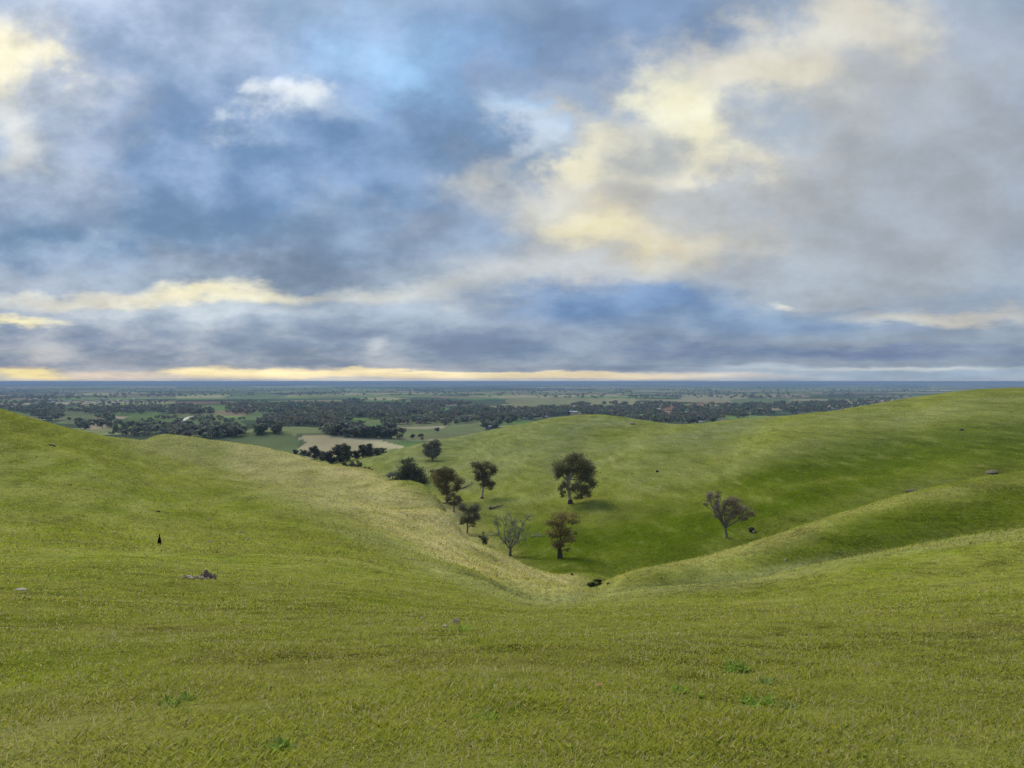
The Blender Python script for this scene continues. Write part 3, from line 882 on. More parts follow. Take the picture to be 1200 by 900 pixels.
gum('gum_tree', 'leaning half bare gum tree alone on the right slope, dark rocks beside it', (851.3, 630), 197,
    [(-9, 27, 6, 5, .3), (2, 24, 7, 4, .5), (20, 23, 7, 3.5, .9), (-15, 34, 5, 6, .2), (-21, 51, 5, 7, 0.2), (-8, 50, 6, 3.5, 1), (0, 45, 9, 6, 1), (9, 39, 9, 6.5, 1), (16, 33, 12, 6, 1), (25, 26.5, 6.5, 4, .9), (-1, 35, 6, 5, .6), (6, 29, 8, 4, .6), (-13, 41, 4, 7, .2), (-24, 38, 4, 2, .5)],
    [(0, 0), (.3, 5), (-1.3, 11), (-4.7, 17), (-7, 24)], ((.25, .21, .175), (.235, .18, .085)), (.19, .17, .155),
    limbs=[[(-4.7, 17, 0), (-11, 26, -1), (-17, 36, -1), (-20, 46, 0), (-22, 55, 1)], [(-3, 14, 0), (-6, 26, -2), (-3, 34, -2), (0, 42, -1)], [(-1.5, 11, 0), (5, 16.5, -3), (12, 20.5, -4), (18, 26, -3), (26, 27, -2)],
           [(-6, 24, 0), (-8, 34, 2), (-8, 46, 2)]],
    r0=1.4, dens=1.55)
gum('gum_tree', 'small dense gum tree standing by the gully foot, directly left of the sapling', (547.6, 625), 240,
    [(-5.6, 26, 5, 7), (8, 30, 7, 5.5), (2.4, 18, 9, 7), (10, 22, 5, 6), (-4.6, 14, 4, 4), (7, 8.5, 3, 1.5), (0, 14, 6, 4), (1, 26, 6, 4)],
    [(0, 0), (.3, 7), (0, 14), (2, 22)], (DARK, BROWN), GREYBARK, r0=1.0)
gum('gum_tree', 'tall dark gum tree with rust tinged top in the middle of the gully row', (524, 589), 300,
    [(-12, 36, 6, 5), (2, 40, 8, 5), (-14, 27, 6, 8), (-4, 29, 9, 8), (8, 27, 9, 8), (12, 19, 5, 6), (-8, 17, 7, 6), (2, 15, 9, 7), (-2, 35, 8, 5)],
    [(0, 0), (0, 10), (-1, 20), (0, 30)], (OLIVE, (.22, .16, .055)), GREYBARK, r0=1.4)
gum('gum_tree', 'low bushy gum tree tucked against the foot of the rust topped one', (532, 600), 272,
    [(-4, 16, 5, 4), (4, 15, 5, 5), (1, 9, 6, 5), (-1, 20, 4, 3)], [(0, 0), (0, 5), (0, 12)], (BROWN, (.10, .08, .05)), GREYBARK, r0=.9)
gum('gum_tree', 'slim upright gum tree with olive crown and pale foot, left edge of the far slope', (565, 584), 306,
    [(-3, 40, 8, 5), (7, 40, 8, 5.5), (-5, 32, 6, 6), (3, 28, 9, 7), (11, 32, 5, 6), (3, 18, 8, 6), (12, 14, 4.5, 4.5), (-1, 24, 6, 6)],
    [(0, 0), (.5, 7), (1.5, 14), (1, 24), (1, 34)], ((.165, .155, .075), (.185, .145, .065)), PALEBARK, r0=1.3, butt=3)
gum('gum_tree', 'grey green gum tree highest up, just under the paddock skyline', (507, 539), 455,
    [(-5, 16.6, 6, 6), (3, 16.6, 6, 6), (-7, 8, 5, 5), (1, 8, 7, 6), (6, 10, 4, 6), (0, 20, 5, 3)], [(0, 0), (-.5, 5), (0, 12)], (GREY, (.075, .08, .05)), GREYBARK, r0=.9, dens=3)
gum('gum_tree', 'broad dark tree half sunk behind the golden spur, widest of the gully row', (482, 569), 340,
    [(-4, 25, 8, 6), (-8, 16, 10, 7), (4, 16, 8, 8), (8, 8, 9, 7), (-2, 8, 10, 7), (14, 4, 4, 4), (-13, 8, 6, 6)], [(0, 0), (0, 6), (-1, 14), (-2, 20)], (DARK, (.05, .052, .032)), GREYBARK, r0=1.2, dens=2.8)
gum('shrub', 'pale grey twiggy shrub left of the broad dark tree', (460, 561), 350, [(0, 5, 6, 4), (-5, 4, 4, 3)], [(0, 0), (0, 3), (0, 5)], (GREY, (.12, .11, .09)), GREYBARK, r0=.5, dens=1.5, cat='shrub')
gum('sapling', 'tiny dark green sapling between the dense gum tree and the bare tree', (566, 641), 222, [(1, 9, 4, 4), (-3, 13, 2, 1.5), (0, 17, 1.5, 1.2), (2, 5, 2.5, 2)],
    [(0, 0), (.3, 5), (0, 12), (0, 17)], ((.035, .06, .02), DARK), DARKBARK, r0=.6, dens=3)
gum('shrub', 'low black green bush at the mouth of the near gully', (697, 687), 108, [(-3.5, 2.2, 4, 3), (.5, 3.8, 4.5, 3.2), (4, 5.4, 3.8, 3)], [(0, 0), (0, 1.5), (0, 3)], ((.030, .042, .016), (.040, .048, .022)), DARKBARK, r0=.4, dens=5, leaf=.9, cat='shrub')

# the bare tree
x, y, z = ground_at(598, 652, 202)
s = y / F
root = thing('dead_tree', 'bare grey dead tree with forked spreading limbs at the valley bottom', 'tree', (x, y, z - .05))
g_ = Geo()
g_.tube([(0, 0, -s), (0, 0, 3 * s), (.2 * s, 0, 8 * s), (0, 0, 11 * s)], [2.3 * s, 1.7 * s, 1.35 * s, 1.1 * s], (.13, .115, .105), 9)
g_.build('trunk', M_BARK, root)


def bough(path, r0):
    gg = Geo()
    pts_ = [Vector((a * s, dp * s, u * s)) for a, u, dp in path]
    gg.tube(pts_, [r0 * .8 * s * (1 - .75 * i / (len(pts_) - 1)) for i in range(len(pts_))], (.21, .195, .185), 5)

    def twig(p, dirn, ln, rr_, lev):
        e = p + dirn * ln
        m_ = p.lerp(e, .5) + Vector((random.uniform(-1, 1), random.uniform(-1, 1), random.uniform(-1, 1))) * ln * .12
        gg.tube([p, m_, e], [rr_, rr_ * .7, rr_ * .4], (.22, .205, .20), 3)
        if lev > 0:
            for _ in range(3):
                dd = (dirn + Vector((random.gauss(0, .65), random.gauss(0, .65), random.gauss(.12, .45)))).normalized()
                twig(p.lerp(e, random.uniform(.35, 1)), dd, ln * random.uniform(.5, .8), max(rr_ * .55, .1 * s), lev - 1)
    for i in range(1, len(pts_)):
        for _ in range(4):
            dd = ((pts_[i] - pts_[i - 1]).normalized() + Vector((random.gauss(0, .7), random.gauss(0, .7), random.gauss(.25, .4)))).normalized()
            twig(pts_[i - 1].lerp(pts_[i], random.uniform(.4, 1)), dd, random.uniform(4, 8.5) * s, r0 * .26 * s, 3)
    gg.build('limb', M_BARK, root)


bough([(0, 8, 0), (-5, 15, -1), (-9, 20, -1), (-13, 24, 0), (-14, 31, 0), (-15, 38, 1)], 1.15)
bough([(0, 10, 0), (-2, 18, 1), (-1, 24, 2), (2, 32, 2), (1, 41, 3)], .95)
bough([(.4, 9, 0), (5, 15, 0), (9, 20, -1), (10, 28, -2), (14, 36, -2), (17, 42, -2)], 1.1)
bough([(6, 16, 0), (11, 18, 2), (17, 22, 3)], .65)
bough([(-5, 15, 0), (-7, 25, 3), (-6, 34, 4), (-9, 42, 5)], .7)
bough([(0, 9, 0), (2, 18, -4), (6, 28, -6), (7, 38, -7)], .8)


def auto_tree(name, label, px, py, d0, hp, wp, cols, group=None, nc=6, dens=2.6, cat='tree'):
    cl = []
    for k in range(nc):
        a = random.uniform(-.5, .5) * wp * .75
        u = hp * random.uniform(.2, .82)
        shrink = 1 - .35 * abs(u / hp - .5)
        cl.append((a * shrink, u, wp * random.uniform(.24, .36), hp * random.uniform(.18, .26)))
    cl.append((0, hp * .8, wp * .22, hp * .18))
    cl.append((0, hp * .25, wp * .42, hp * .22))
    return gum(name, label, (px, py), d0, cl, [(0, 0), (0, hp * .2), (wp * .03, hp * .5), (0, hp * .7)], cols, GREYBARK, r0=max(.5, hp * .04), dens=dens, group=group, cat=cat)


ROW = [(347, 532, 5, 6, 'small shrubby'), (355, 534, 7, 7, 'small round'), (361, 535, 6, 6, 'low'), (369, 538, 16, 13, 'grey green spreading'), (378, 540, 11, 9, 'short'),
       (388, 543, 15, 13, 'pale bushy'), (398, 541, 21, 15, 'tall black green'), (407, 540, 19, 13, 'dark leaning'), (416, 538, 10, 8, 'small squat'),
       (426, 536, 15, 12, 'lightly leaved'), (433, 535, 16, 12, 'rounded olive'), (441, 534, 9, 10, 'low bushy'), (449, 531, 6, 8, 'smallest end')]
ORD = ['leftmost', 'second', 'third', 'fourth', 'fifth', 'sixth', 'seventh', 'eighth', 'ninth', 'tenth', 'eleventh', 'twelfth', 'rightmost']
for i, (px, py, hp, wp, w_) in enumerate(ROW):
    pos_ = ORD[i] + (' ' if i in (0, 12) else ' from the left ')
    auto_tree('gum_tree', f'{w_} tree, {pos_}in the dark row below the tan hummock', px, py, 600 - i * 6, hp, wp,
              (DARK, (.05, .055, .03)) if i not in (3, 5, 9) else ((.06, .066, .04), (.075, .07, .05)), group='trees in the row below the tan hummock')
LOW = [(404, 547, 6, 8), (412, 549, 9, 10), (419, 550, 11, 8), (427, 553, 7, 8), (432, 555, 8, 7)]
LOWN = ['leftmost', 'second', 'middle', 'fourth', 'rightmost']
for i, (px, py, hp, wp) in enumerate(LOW):
    auto_tree('shrub', f'dark shrub, {LOWN[i]} of five along the creek just over the golden spur', px, py, 455 - i * 8, hp, wp, (DARK, OLIVE), nc=3, cat='shrub', group='shrubs along the creek')

# ------------------------------------------------------------------ trees of the plain
def far_variant(seed):
    r_ = np.random.default_rng(seed)
    g2 = Geo()
    g2.tube([(0, 0, -.05), (0, 0, .25), (.02, 0, .5)], [.035, .025, .012], GREYBARK, 5)
    nt_ = len(g2.q) + len(g2.t)
    nq_t, nt_t = len(g2.q), len(g2.t)
    tone0 = np.array((.98, 1.0, 1.15)) * 3.5 * np.array([(.036, .044, .024), (.042, .046, .027), (.032, .042, .026), (.048, .050, .030), (.040, .040, .028), (.055, .054, .036)][seed % 6])  # lighter, bluer leaf colour stands in for distance haze
    for k in range(8):
        c = np.array([r_.uniform(-.3, .3), r_.uniform(-.3, .3), r_.uniform(.22, .85)])
        p, tone = leaf_points(c, (r_.uniform(.18, .30), r_.uniform(.18, .30), r_.uniform(.14, .22)), 40, 5)
        g2.cards(p, .17, tone0 * tone[:, None])
    nv_t = max(max(f_) for f_ in g2.q[:nq_t]) + 2
    mt = mesh_from('trunk', np.array(g2.v[:nv_t]), np.array(g2.q[:nq_t]), np.array(g2.t), np.array(g2.c[:nv_t]))
    mt.materials.append(M_BARK)
    mc = mesh_from('crown', np.array(g2.v[nv_t:]), np.array(g2.q[nq_t:]) - nv_t, None, np.array(g2.c[nv_t:]), False)
    mc.materials.append(M_LEAF)
    return mt, mc


FAR = [far_variant(k) for k in range(6)]
DD = np.geomspace(880, 60000, 4000)


def plain_at(px, py):
    """ground of the plain under that column and row"""
    x = (px - 600) / F * DD
    e = LEVEL - height(x, DD) / DD * F
    # first crossing going outward
    k = np.where(e <= py)[0]
    d = DD[k[0]] if len(k) else DD[-1]
    xx = (px - 600) / F * d
    return xx, d, hz(xx, d)


BELTS = [  # outline (photo columns, rows), how many, group phrase, label
    ([(128, 509), (140, 504), (172, 499), (215, 499), (250, 501), (285, 505), (288, 511), (200, 514)], 64, 'trees in the dark belt behind the left hill',
     'dark tree in the belt over the left hill'),
    ([(31, 487), (40, 480), (60, 480), (75, 488), (66, 494), (50, 493)], 26, 'trees in the blue dark copse above the left slope', 'tree in the dense copse behind the left slope'),
    ([(377, 505), (388, 500), (428, 502), (430, 511), (415, 514), (388, 510)], 26, 'trees in the dark copse behind the tan hummock', 'tree in the copse behind the tan hummock'),
    ([(415, 512), (440, 515), (462, 519), (470, 524), (440, 521), (415, 516)], 16, 'trees in the hedge below the pale paddock', 'tree in the hedge along the pale paddock'),
    ([(566, 504), (566, 494), (605, 488), (620, 492), (600, 500), (580, 505)], 24, 'trees round the farm shed', 'dark tree round the pale farm shed'),
    ([(295, 506), (332, 504), (334, 509), (298, 510)], 8, 'clump of trees on the green rise', 'small dark tree in the clump behind the green hummock'),
    ([(450, 504), (466, 500), (468, 503), (452, 506)], 7, 'paddock clump', 'tree in the small clump in the green paddock'),
    ([(107, 498), (112, 489), (140, 488), (142, 502), (126, 505)], 18, 'trees beside the tan field', 'dark tree beside the tan field'),
    ([(86, 498), (92, 496), (104, 500), (106, 504), (90, 502)], 6, 'trees at the near edge of the tan field', 'round dark tree in front of the tan field'),
    ([(800, 496), (810, 494), (838, 492), (843, 494), (815, 497)], 14, 'trees round the white house', 'dark tree by the white house'),
    ([(440, 525), (460, 523), (470, 524), (450, 527)], 5, 'trees at the toe of the right hill', 'dark tree behind the toe of the right hill'),
]
n_far = 0
inst = []


def put_far(px, py, h, label, group, cat='tree', wide=1.0):
    global n_far
    x, y, z = plain_at(px, py)
    root = thing('plain_tree', label, cat, (x, y, z), group, random.uniform(0, 6.28))
    root.scale = (h * wide, h * wide, h)
    for nm, me_ in zip(('trunk', 'crown'), FAR[n_far % 6]):
        o = bpy.data.objects.new(nm, me_)
        C.objects.link(o)
        o.parent = root
    n_far += 1
    return root


for poly, n, grp, lab in BELTS:
    xs = [p[0] for p in poly]; ys = [p[1] for p in poly]
    c = 0
    made = []
    while c < n:
        a, b_ = random.uniform(min(xs), max(xs)), random.uniform(min(ys), max(ys))
        if poly_mask(np.array([a]), np.array([b_]), poly)[0]:
            made.append((a, b_))
            c += 1
    made.sort()
    names = {8: ['leftmost', 'second from left', 'third from left', 'fourth from left', 'fifth from left', 'sixth from left', 'next to last', 'rightmost'],
             7: ['leftmost', 'second from left', 'third from left', 'middle', 'fifth from left', 'next to last', 'rightmost'],
             6: ['leftmost', 'second from left', 'third from left', 'fourth from left', 'next to last', 'rightmost'], 5: ['leftmost', 'second', 'middle', 'fourth', 'rightmost']}
    for i, (a, b_) in enumerate(made):
        hh_ = random.uniform(9, 15) if b_ > 492 else random.uniform(12, 17)
        ww_ = random.uniform(1.15, 1.7)
        if n in names:
            lb_ = lab + ', ' + names[n][i]
        else:
            f_ = (a - min(xs)) / (max(xs) - min(xs))
            up_ = b_ < .5 * (min(ys) + max(ys))
            size_ = 'tall' if hh_ > (13 if b_ > 492 else 15) else ('short' if hh_ < (10.8 if b_ > 492 else 13.4) else 'middling')
            lb_ = size_ + (' broad ' if ww_ > 1.42 else ' narrow ') + lab + ', ' + ('left end' if f_ < .2 else 'left part' if f_ < .4 else 'middle' if f_ < .6 else 'right part' if f_ < .8 else 'right end') + (' back' if up_ else ' front')
        put_far(a, b_, hh_, lb_, grp, wide=ww_)
LONE = [(512, 507.5, 8, 'lone round dark tree in the middle of the pale paddock'), (472, 508, 8, 'roundish tree standing left of the lone paddock tree'),
        (450, 508, 9, 'thin tree at the left end of the pale paddock'), (81, 493, 9, 'lone dark tree in the grey green pasture left of the tan field'),
        (484, 519, 7, 'leafy tree at the crest left of the grey green gum'), (493, 520, 8, 'taller leafy tree at the crest beside the grey green gum'),
        (522, 500, 8, 'dark tree at the end of the pale strip beyond the paddock')]
for px, py, h, lab in LONE:
    put_far(px, py, h, lab, None, wide=1.15)

# woods of the plain: everything past the trees one can tell apart
WOODS = [  # outline, count, tree height
    ([(128, 511), (140, 505), (172, 499), (215, 498), (250, 500), (285, 503), (288, 513), (200, 516)], 150, 9),
    ([(31, 487), (40, 480), (60, 480), (75, 488), (66, 495), (50, 493)], 60, 10),
    ([(377, 505), (388, 500), (428, 502), (430, 511), (415, 514), (388, 510)], 50, 9),
    ([(200, 487), (200, 476), (260, 474), (400, 474), (400, 486), (300, 485)], 420, 15),
    ([(100, 486), (110, 480), (200, 478), (300, 482), (290, 487), (160, 486)], 190, 13),
    ([(300, 500), (320, 490), (395, 486), (412, 492), (400, 502), (340, 500)], 300, 14),
    ([(395, 488), (400, 470), (480, 470), (560, 474), (580, 485), (560, 494), (500, 488), (440, 492)], 640, 15),
    ([(440, 498), (470, 492), (540, 490), (560, 494), (540, 498), (470, 499)], 120, 12),
    ([(556, 494), (560, 480), (620, 480), (680, 474), (800, 474), (800, 484), (690, 487), (600, 494)], 620, 14),
    ([(680, 486), (760, 478), (860, 474), (1000, 472), (1060, 470), (980, 482), (870, 490), (800, 497), (760, 497)], 760, 13),
    ([(0, 480), (0, 472), (60, 470), (70, 478), (30, 486)], 130, 13),
    ([(60, 482), (60, 472), (200, 470), (200, 478), (110, 484)], 150, 11),
    ([(205, 497), (225, 490), (260, 490), (285, 492), (285, 497)], 34, 10),
    ([(140, 497), (200, 488), (215, 492), (205, 498)], 16, 9),
    ([(0, 470), (200, 466), (400, 464), (600, 466), (800, 468), (1000, 466), (1000, 461), (500, 459), (0, 462)], 700, 13),
    ([(0, 460), (400, 458), (800, 460), (1100, 459), (1100, 455), (0, 455)], 900, 14),
    ([(930, 487), (960, 480), (1010, 474), (1070, 466), (1060, 462), (930, 474)], 150, 13),
]
tp_, th_ = [], []
for poly, n, h in WOODS:
    xs = [p[0] for p in poly]; ys = [p[1] for p in poly]
    c = 0
    a = rng.uniform(min(xs), max(xs), n * 8); b_ = rng.uniform(min(ys), max(ys), n * 8)
    m = poly_mask(a, b_, poly) & (fbm(a / 26, b_ / 4.5, 91, 3) > -0.28)
    a, b_ = a[m][:int(n * .82)], b_[m][:int(n * .82)]
    for px, py in zip(a, b_):
        x, y, z = plain_at(px, py)
        tp_.append((x, y, z)); th_.append(h * random.uniform(.6, 1.25))
tp_ = np.array(tp_); th_ = np.array(th_)
wg = []
WV = []
for seed in range(5):
    r_ = np.random.default_rng(100 + seed)
    n = 34
    p = r_.normal(size=(n, 3)); p /= np.linalg.norm(p, axis=1)[:, None]
    p = p * (r_.uniform(.35, 1, n) ** .5)[:, None] * (.55, .55, .36) + (0, 0, .6)
    g2 = Geo()
    g2.cards(p, .42, np.array([(.038, .043, .026)]) * r_.uniform(.7, 1.35, n)[:, None])
    g2.tube([(0, 0, -.1), (0, 0, .5)], [.035, .02], GREYBARK, 3)
    WV.append((np.array(g2.v), np.array(g2.q), np.array(g2.t), np.array(g2.c)))
vs_, qs_, ts_, cs_ = [], [], [], []
off = 0
for i in range(len(tp_)):
    v_, q_, t_, c_ = WV[i % 5]
    an = random.uniform(0, 6.28)
    ca, sa = math.cos(an), math.sin(an)
    w_ = th_[i] * random.uniform(.9, 1.3)
    vv = np.stack([(v_[:, 0] * ca - v_[:, 1] * sa) * w_, (v_[:, 0] * sa + v_[:, 1] * ca) * w_, v_[:, 2] * th_[i]], 1) + tp_[i]
    vs_.append(vv); qs_.append(q_ + off); ts_.append(t_ + off)
    cs_.append(c_ * 3.5 * np.array((.98, 1.0, 1.15)) * np.array([random.uniform(.8, 1.35), random.uniform(.85, 1.15), random.uniform(.8, 1.2)]))  # bluish lift of distance haze painted into the woodland colour
    off += len(v_)
link('woodland', mesh_from('woodland', np.concatenate(vs_), np.concatenate(qs_), np.concatenate(ts_), np.concatenate(cs_), False), M_LEAF, kind='stuff')

# ------------------------------------------------------------------ road and buildings of the plain
rd = Geo()
line = [(193, 500), (203, 497), (211, 494.5), (216, 492), (219, 490), (223, 488.6), (230, 488)]
pr = [Vector(plain_at(a, b_)) for a, b_ in line]
for i, p in enumerate(pr):
    d = (pr[min(i + 1, len(pr) - 1)] - pr[max(i - 1, 0)]); d.z = 0
    sd_ = Vector((-d.y, d.x, 0)).normalized() * 5
    for q in (p - sd_, p + sd_):
        rd.v.append((q.x, q.y, hz(q.x, q.y) + .5)); rd.c.append((.30, .28, .25))
    if i:
        k = 2 * i
        rd.q.append((k - 2, k - 1, k + 1, k))
o = rd.build('gravel_road', M_PAINT)
o['kind'] = 'structure'


def house_geo(w, dp, h, rf, wall, roof):
    gw, gr = Geo(), Geo()
    a, b_ = w / 2, dp / 2
    gw.v = [(-a, -b_, -.6), (a, -b_, -.6), (a, b_, -.6), (-a, b_, -.6), (-a, -b_, h), (a, -b_, h), (a, b_, h), (-a, b_, h), (-a, 0, h + rf), (a, 0, h + rf)]
    gw.q = [(0, 1, 5, 4), (1, 2, 6, 5), (2, 3, 7, 6), (3, 0, 4, 7)]
    gw.t = [(4, 8, 7), (5, 6, 9)]
    gw.c = [wall] * 10
    e = .5
    for s_ in (-1, 1):
        k = len(gr.v)
        lo = h - e * rf / b_
        gr.v += [(-a - e, s_ * (b_ + e), lo + .08), (a + e, s_ * (b_ + e), lo + .08), (a + e, 0, h + rf + .08), (-a - e, 0, h + rf + .08),
                 (-a - e, s_ * (b_ + e), lo - .12), (a + e, s_ * (b_ + e), lo - .12)]
        gr.q += [(k, k + 1, k + 2, k + 3), (k + 4, k + 5, k + 1, k)]
    gr.c = [roof] * len(gr.v)
    return gw, gr


def building(name, label, cat, px, py, w, dp, h, rf, wall, roof, group=None, rz=0.0):
    x, y, z = plain_at(px, py)
    root = thing(name, label, cat, (x, y, z), group, rz)
    gw, gr = house_geo(w, dp, h, rf, wall, roof)
    gw.build('wall', M_PAINT, root, False); gr.build('roof', M_PAINT, root, False)
    return root


WHITE = (.50, .49, .46); CREAM = (.42, .37, .29); TIN = (.34, .35, .36)
building('farm_shed', 'pale roofed farm shed among dark trees at the edge of the paddock', 'shed', 573, 502.5, 13, 8, 3.2, 1.8, (.25, .27, .30), (.55, .58, .62), rz=.2)
building('house', 'white house with pale roof on a green lawn at the hill crest', 'house', 820, 496, 9, 7, 3, 1.8, WHITE, WHITE, rz=.3)
building('farmhouse', 'pale farmhouse above the green field on the left plain', 'house', 170, 482, 20, 11, 4, 2, WHITE, TIN, rz=-.2)
for i, (px, py, w, lab) in enumerate([(639, 487.5, 16, 'leftmost'), (646, 486.5, 18, 'second'), (653, 486, 20, 'third'), (660, 485, 24, 'middle, long'), (666, 484.5, 18, 'fifth'), (673, 484.5, 16, 'rightmost')]):
    building('farm_shed', f'pale farm shed, {lab} of the row above the knoll', 'shed', px, py, w, 12, 4.5, 2, CREAM, (.60, .58, .55), 'pale sheds above the knoll', rz=random.uniform(-.3, .3))
for i, (px, py, w, lab) in enumerate([(949, 480.5, 26, 'leftmost'), (956, 479.8, 30, 'second'), (964, 480, 24, 'middle'), (973, 480.5, 34, 'fourth, longest'), (984, 479.5, 26, 'rightmost')]):
    building('house', f'pale house, {lab} of five above the right hill skyline', 'house', px, py, w, 14, 5, 2.4, WHITE, CREAM, 'houses above the right hill skyline', rz=random.uniform(-.3, .3))
hmes = []
for (wc, rc) in ((WHITE, (.50, .50, .50)), (CREAM, WHITE), (WHITE, TIN), (CREAM, (.30, .16, .12))):
    gw, gr = house_geo(12, 8, 3.6, 2.0, wc, rc)
    nv = len(gw.v)
    hmes.append(mesh_from('town_house', np.array(gw.v + gr.v), np.array(gw.q + [tuple(i + nv for i in f_) for f_ in gr.q]), np.array(gw.t), np.array(gw.c + gr.c), False))
    hmes[-1].materials.append(M_PAINT)
TOWN = [((0, 472), (30, 480), 10, 'left edge'), ((35, 468), (95, 478), 24, 'left'), ((95, 466), (130, 476), 20, 'middle'), ((130, 464), (200, 476), 16, 'right'),
        ((600, 480), (640, 492), 10, ''), ((740, 478), (800, 488), 12, '')]
for (x0, y0), (x1, y1), n, w_ in TOWN:
    for k in range(n):
        px, py = random.uniform(x0, x1), random.uniform(y0, y1)
        x, y, z = plain_at(px, py)
        o = bpy.data.objects.new('town_house', hmes[random.randrange(4)])
        C.objects.link(o)
        o.location = (x, y, z)
        o.rotation_euler = (0, 0, random.uniform(-.6, .6))
        o.scale = (1.0,) * 3 if py > 474 else (1.2,) * 3
        if w_:
            tag(o, 'tiny pale house of the town scattered over the plain at left', 'house', 'town houses on the left plain')
        elif x0 < 700:
            tag(o, 'tiny pale house among the trees behind the knoll', 'house', 'houses among the trees behind the knoll')
        else:
            tag(o, 'tiny pale house near the red soil beyond the saddle', 'house', 'houses near the red soil')

# ------------------------------------------------------------------ stones, logs and the animal
def rock_bm(bm, c, rad, seed, sub=2):
    r_ = random.Random(seed)
    res = bmesh.ops.create_icosphere(bm, subdivisions=sub, radius=1.0)
    ax = [Vector((r_.gauss(0, 1), r_.gauss(0, 1), r_.gauss(0, 1))).normalized() for _ in range(9)]
    hh = [r_.uniform(.55, .95) for _ in ax]
    for v in res['verts']:
        n = v.co.normalized()
        k = 1.0
        for a, h in zip(ax, hh):                 # cut flat facets, like broken stone
            dt = n.dot(a)
            if dt * k > h:
                k = h / dt
        v.co = Vector((n.x * k * rad[0], n.y * k * rad[1], n.z * k * rad[2])) + Vector(c)


def rock_obj(name, c, rad, seed, col, parent=None, sub=2):
    bm = bmesh.new()
    rock_bm(bm, c, rad, seed, sub)
    me_ = bpy.data.meshes.new(name)
    bm.to_mesh(me_); bm.free()
    at = me_.color_attributes.new('Col', 'FLOAT_COLOR', 'POINT')
    for i in range(len(me_.vertices)):
        at.data[i].color = (*col, 1)
    return link(name, me_, M_ROCK, parent)


def stone(name, label, px, py, d0, wpx, hpx, col, cat='rock', sink=.3, seed=1, group=None):
    x, y, z = ground_at(px, py, d0)
    s_ = y / F
    o = rock_obj(name, (0, 0, 0), (wpx * s_ / 2, wpx * s_ / 2.4, hpx * s_ * .62), seed, col)
    o.location = (x, y, z + hpx * s_ * (.5 - sink))
    o.rotation_euler = (random.uniform(-.15, .15), random.uniform(-.15, .15), random.uniform(0, 3))
    tag(o, label, cat, group)
    return o


PALE = (.44, .36, .25); MAUVE = (.225, .165, .125); STONE = (.32, .255, .175)
x, y, z = ground_at(233, 678, 46)
s_ = y / F
root = thing('rock_outcrop', 'broken grey brown rock outcrop with one jagged upright slab, on the left slope', 'rock outcrop', (x, y, z))
for i, (a, dp, u, w, dd, h, col) in enumerate([
        (-15, 3, 4, 6, 3, 2.2, PALE), (-19, 2, 2, 3, 3, 2.5, MAUVE), (6, 2, 7, 5, 3.5, 8, MAUVE), (2, 1, 5, 4, 3, 5, (.23, .19, .18)), (11, 2, 4, 5, 3, 5, MAUVE), (17, 1, 3.5, 4, 3, 4.5, (.24, .21, .19)),
        (-8, -2, 1.5, 5, 4, 2.5, PALE), (0, -3, 1.5, 5, 4, 2.8, STONE), (6, -2, 2, 4, 3, 3, PALE), (-14, -1, 1, 4, 3, 2, STONE), (-3, -6, 0, 5, 4, 2, STONE), (10, -5, 0, 5, 3, 2, STONE),
        (-10, -7, -.5, 4, 3, 1.6, PALE), (13, -2, 1, 3, 2, 2, PALE), (3, -9, -1, 5, 3, 1.5, STONE), (20, -3, 0, 2, 2, 1.5, STONE)]):
    yy = dp * s_ * 3
    zz = hz(x + a * s_, y + yy) - z
    o = rock_obj('rock', (a * s_, yy, zz + h * s_ * .5), (w * s_ * .72, dd * s_ * .9, h * s_ * .95), 20 + i, col, root)

for i in range(26):
    a, dp = random.gauss(0, 9), random.gauss(0, 4)
    yy = dp * s_ * 2.5
    w = random.uniform(1.2, 3.2)
    rock_obj('rock', (a * s_, yy, hz(x + a * s_, y + yy) - z + .2 * w * s_), (w * s_ * .6, w * s_ * .6, w * s_ * .5), 200 + i, random.choice([PALE, STONE, MAUVE, MAUVE]), root, sub=1)
stone('rock', 'flat pale stone in the grass near the left edge', 24, 692, 30, 15, 3, (.33, .30, .22), seed=3)
stone('rock', 'single orange brown stone in the middle of the near grass', 702, 806, 6.8, 12, 6, (.36, .20, .10), seed=5)
stone('rock', 'grey pitted stone, left of the two stones on the near brow', 494, 727, 19, 9, 5, (.36, .285, .19), seed=6)
stone('rock', 'pinkish stone half hidden by the green tussock', 534, 730, 18, 12, 7, (.46, .34, .22), seed=7)
stone('rock', 'small white stone just left of the green tussock', 521, 735, 17, 5, 4, (.50, .47, .42), seed=8)
stone('rock', 'tiny dark boulder at the mouth of the near gully', 670.5, 674, 128, 4, 3, (.03, .028, .025), seed=9)
stone('rock', 'small dark stone on the ridge flank right of the black green bush', 713, 684.5, 108, 6, 2.5, (.05, .05, .03), seed=10)
stone('rock', 'dark rock with a pale side near the leaning gum tree', 881, 622.5, 203, 10, 6, (.035, .033, .03), seed=11)
stone('rock', 'pale rock beside the dark rock near the leaning gum tree', 883, 624, 200, 5, 3, (.33, .31, .30), seed=12)
stone('rock', 'mauve brown rock slab breaking the grass above the right ridge', 1163, 555, 224, 18, 5, (.21, .165, .12), seed=13)
stone('rock', 'low dark rock on the upper right hillside', 1127, 504, 310, 6, 2.5, (.045, .04, .03), seed=14)
stone('rock', 'long dark rock low behind the right ridge crest', 1068, 576, 206, 18, 3, (.10, .085, .06), seed=15)
stone('rock', 'dark little boulder on the far right slope below the knoll', 770.5, 553, 340, 4, 3, (.04, .04, .03), seed=16)
stone('rock', 'small white stone on the dark flank of the right ridge', 921, 657, 118, 3, 3.5, (.42, .41, .38), seed=17)
stone('rock', 'pale stones patch on the top of the left hill', 60, 522, 178, 12, 3, (.30, .20, .13), seed=18)
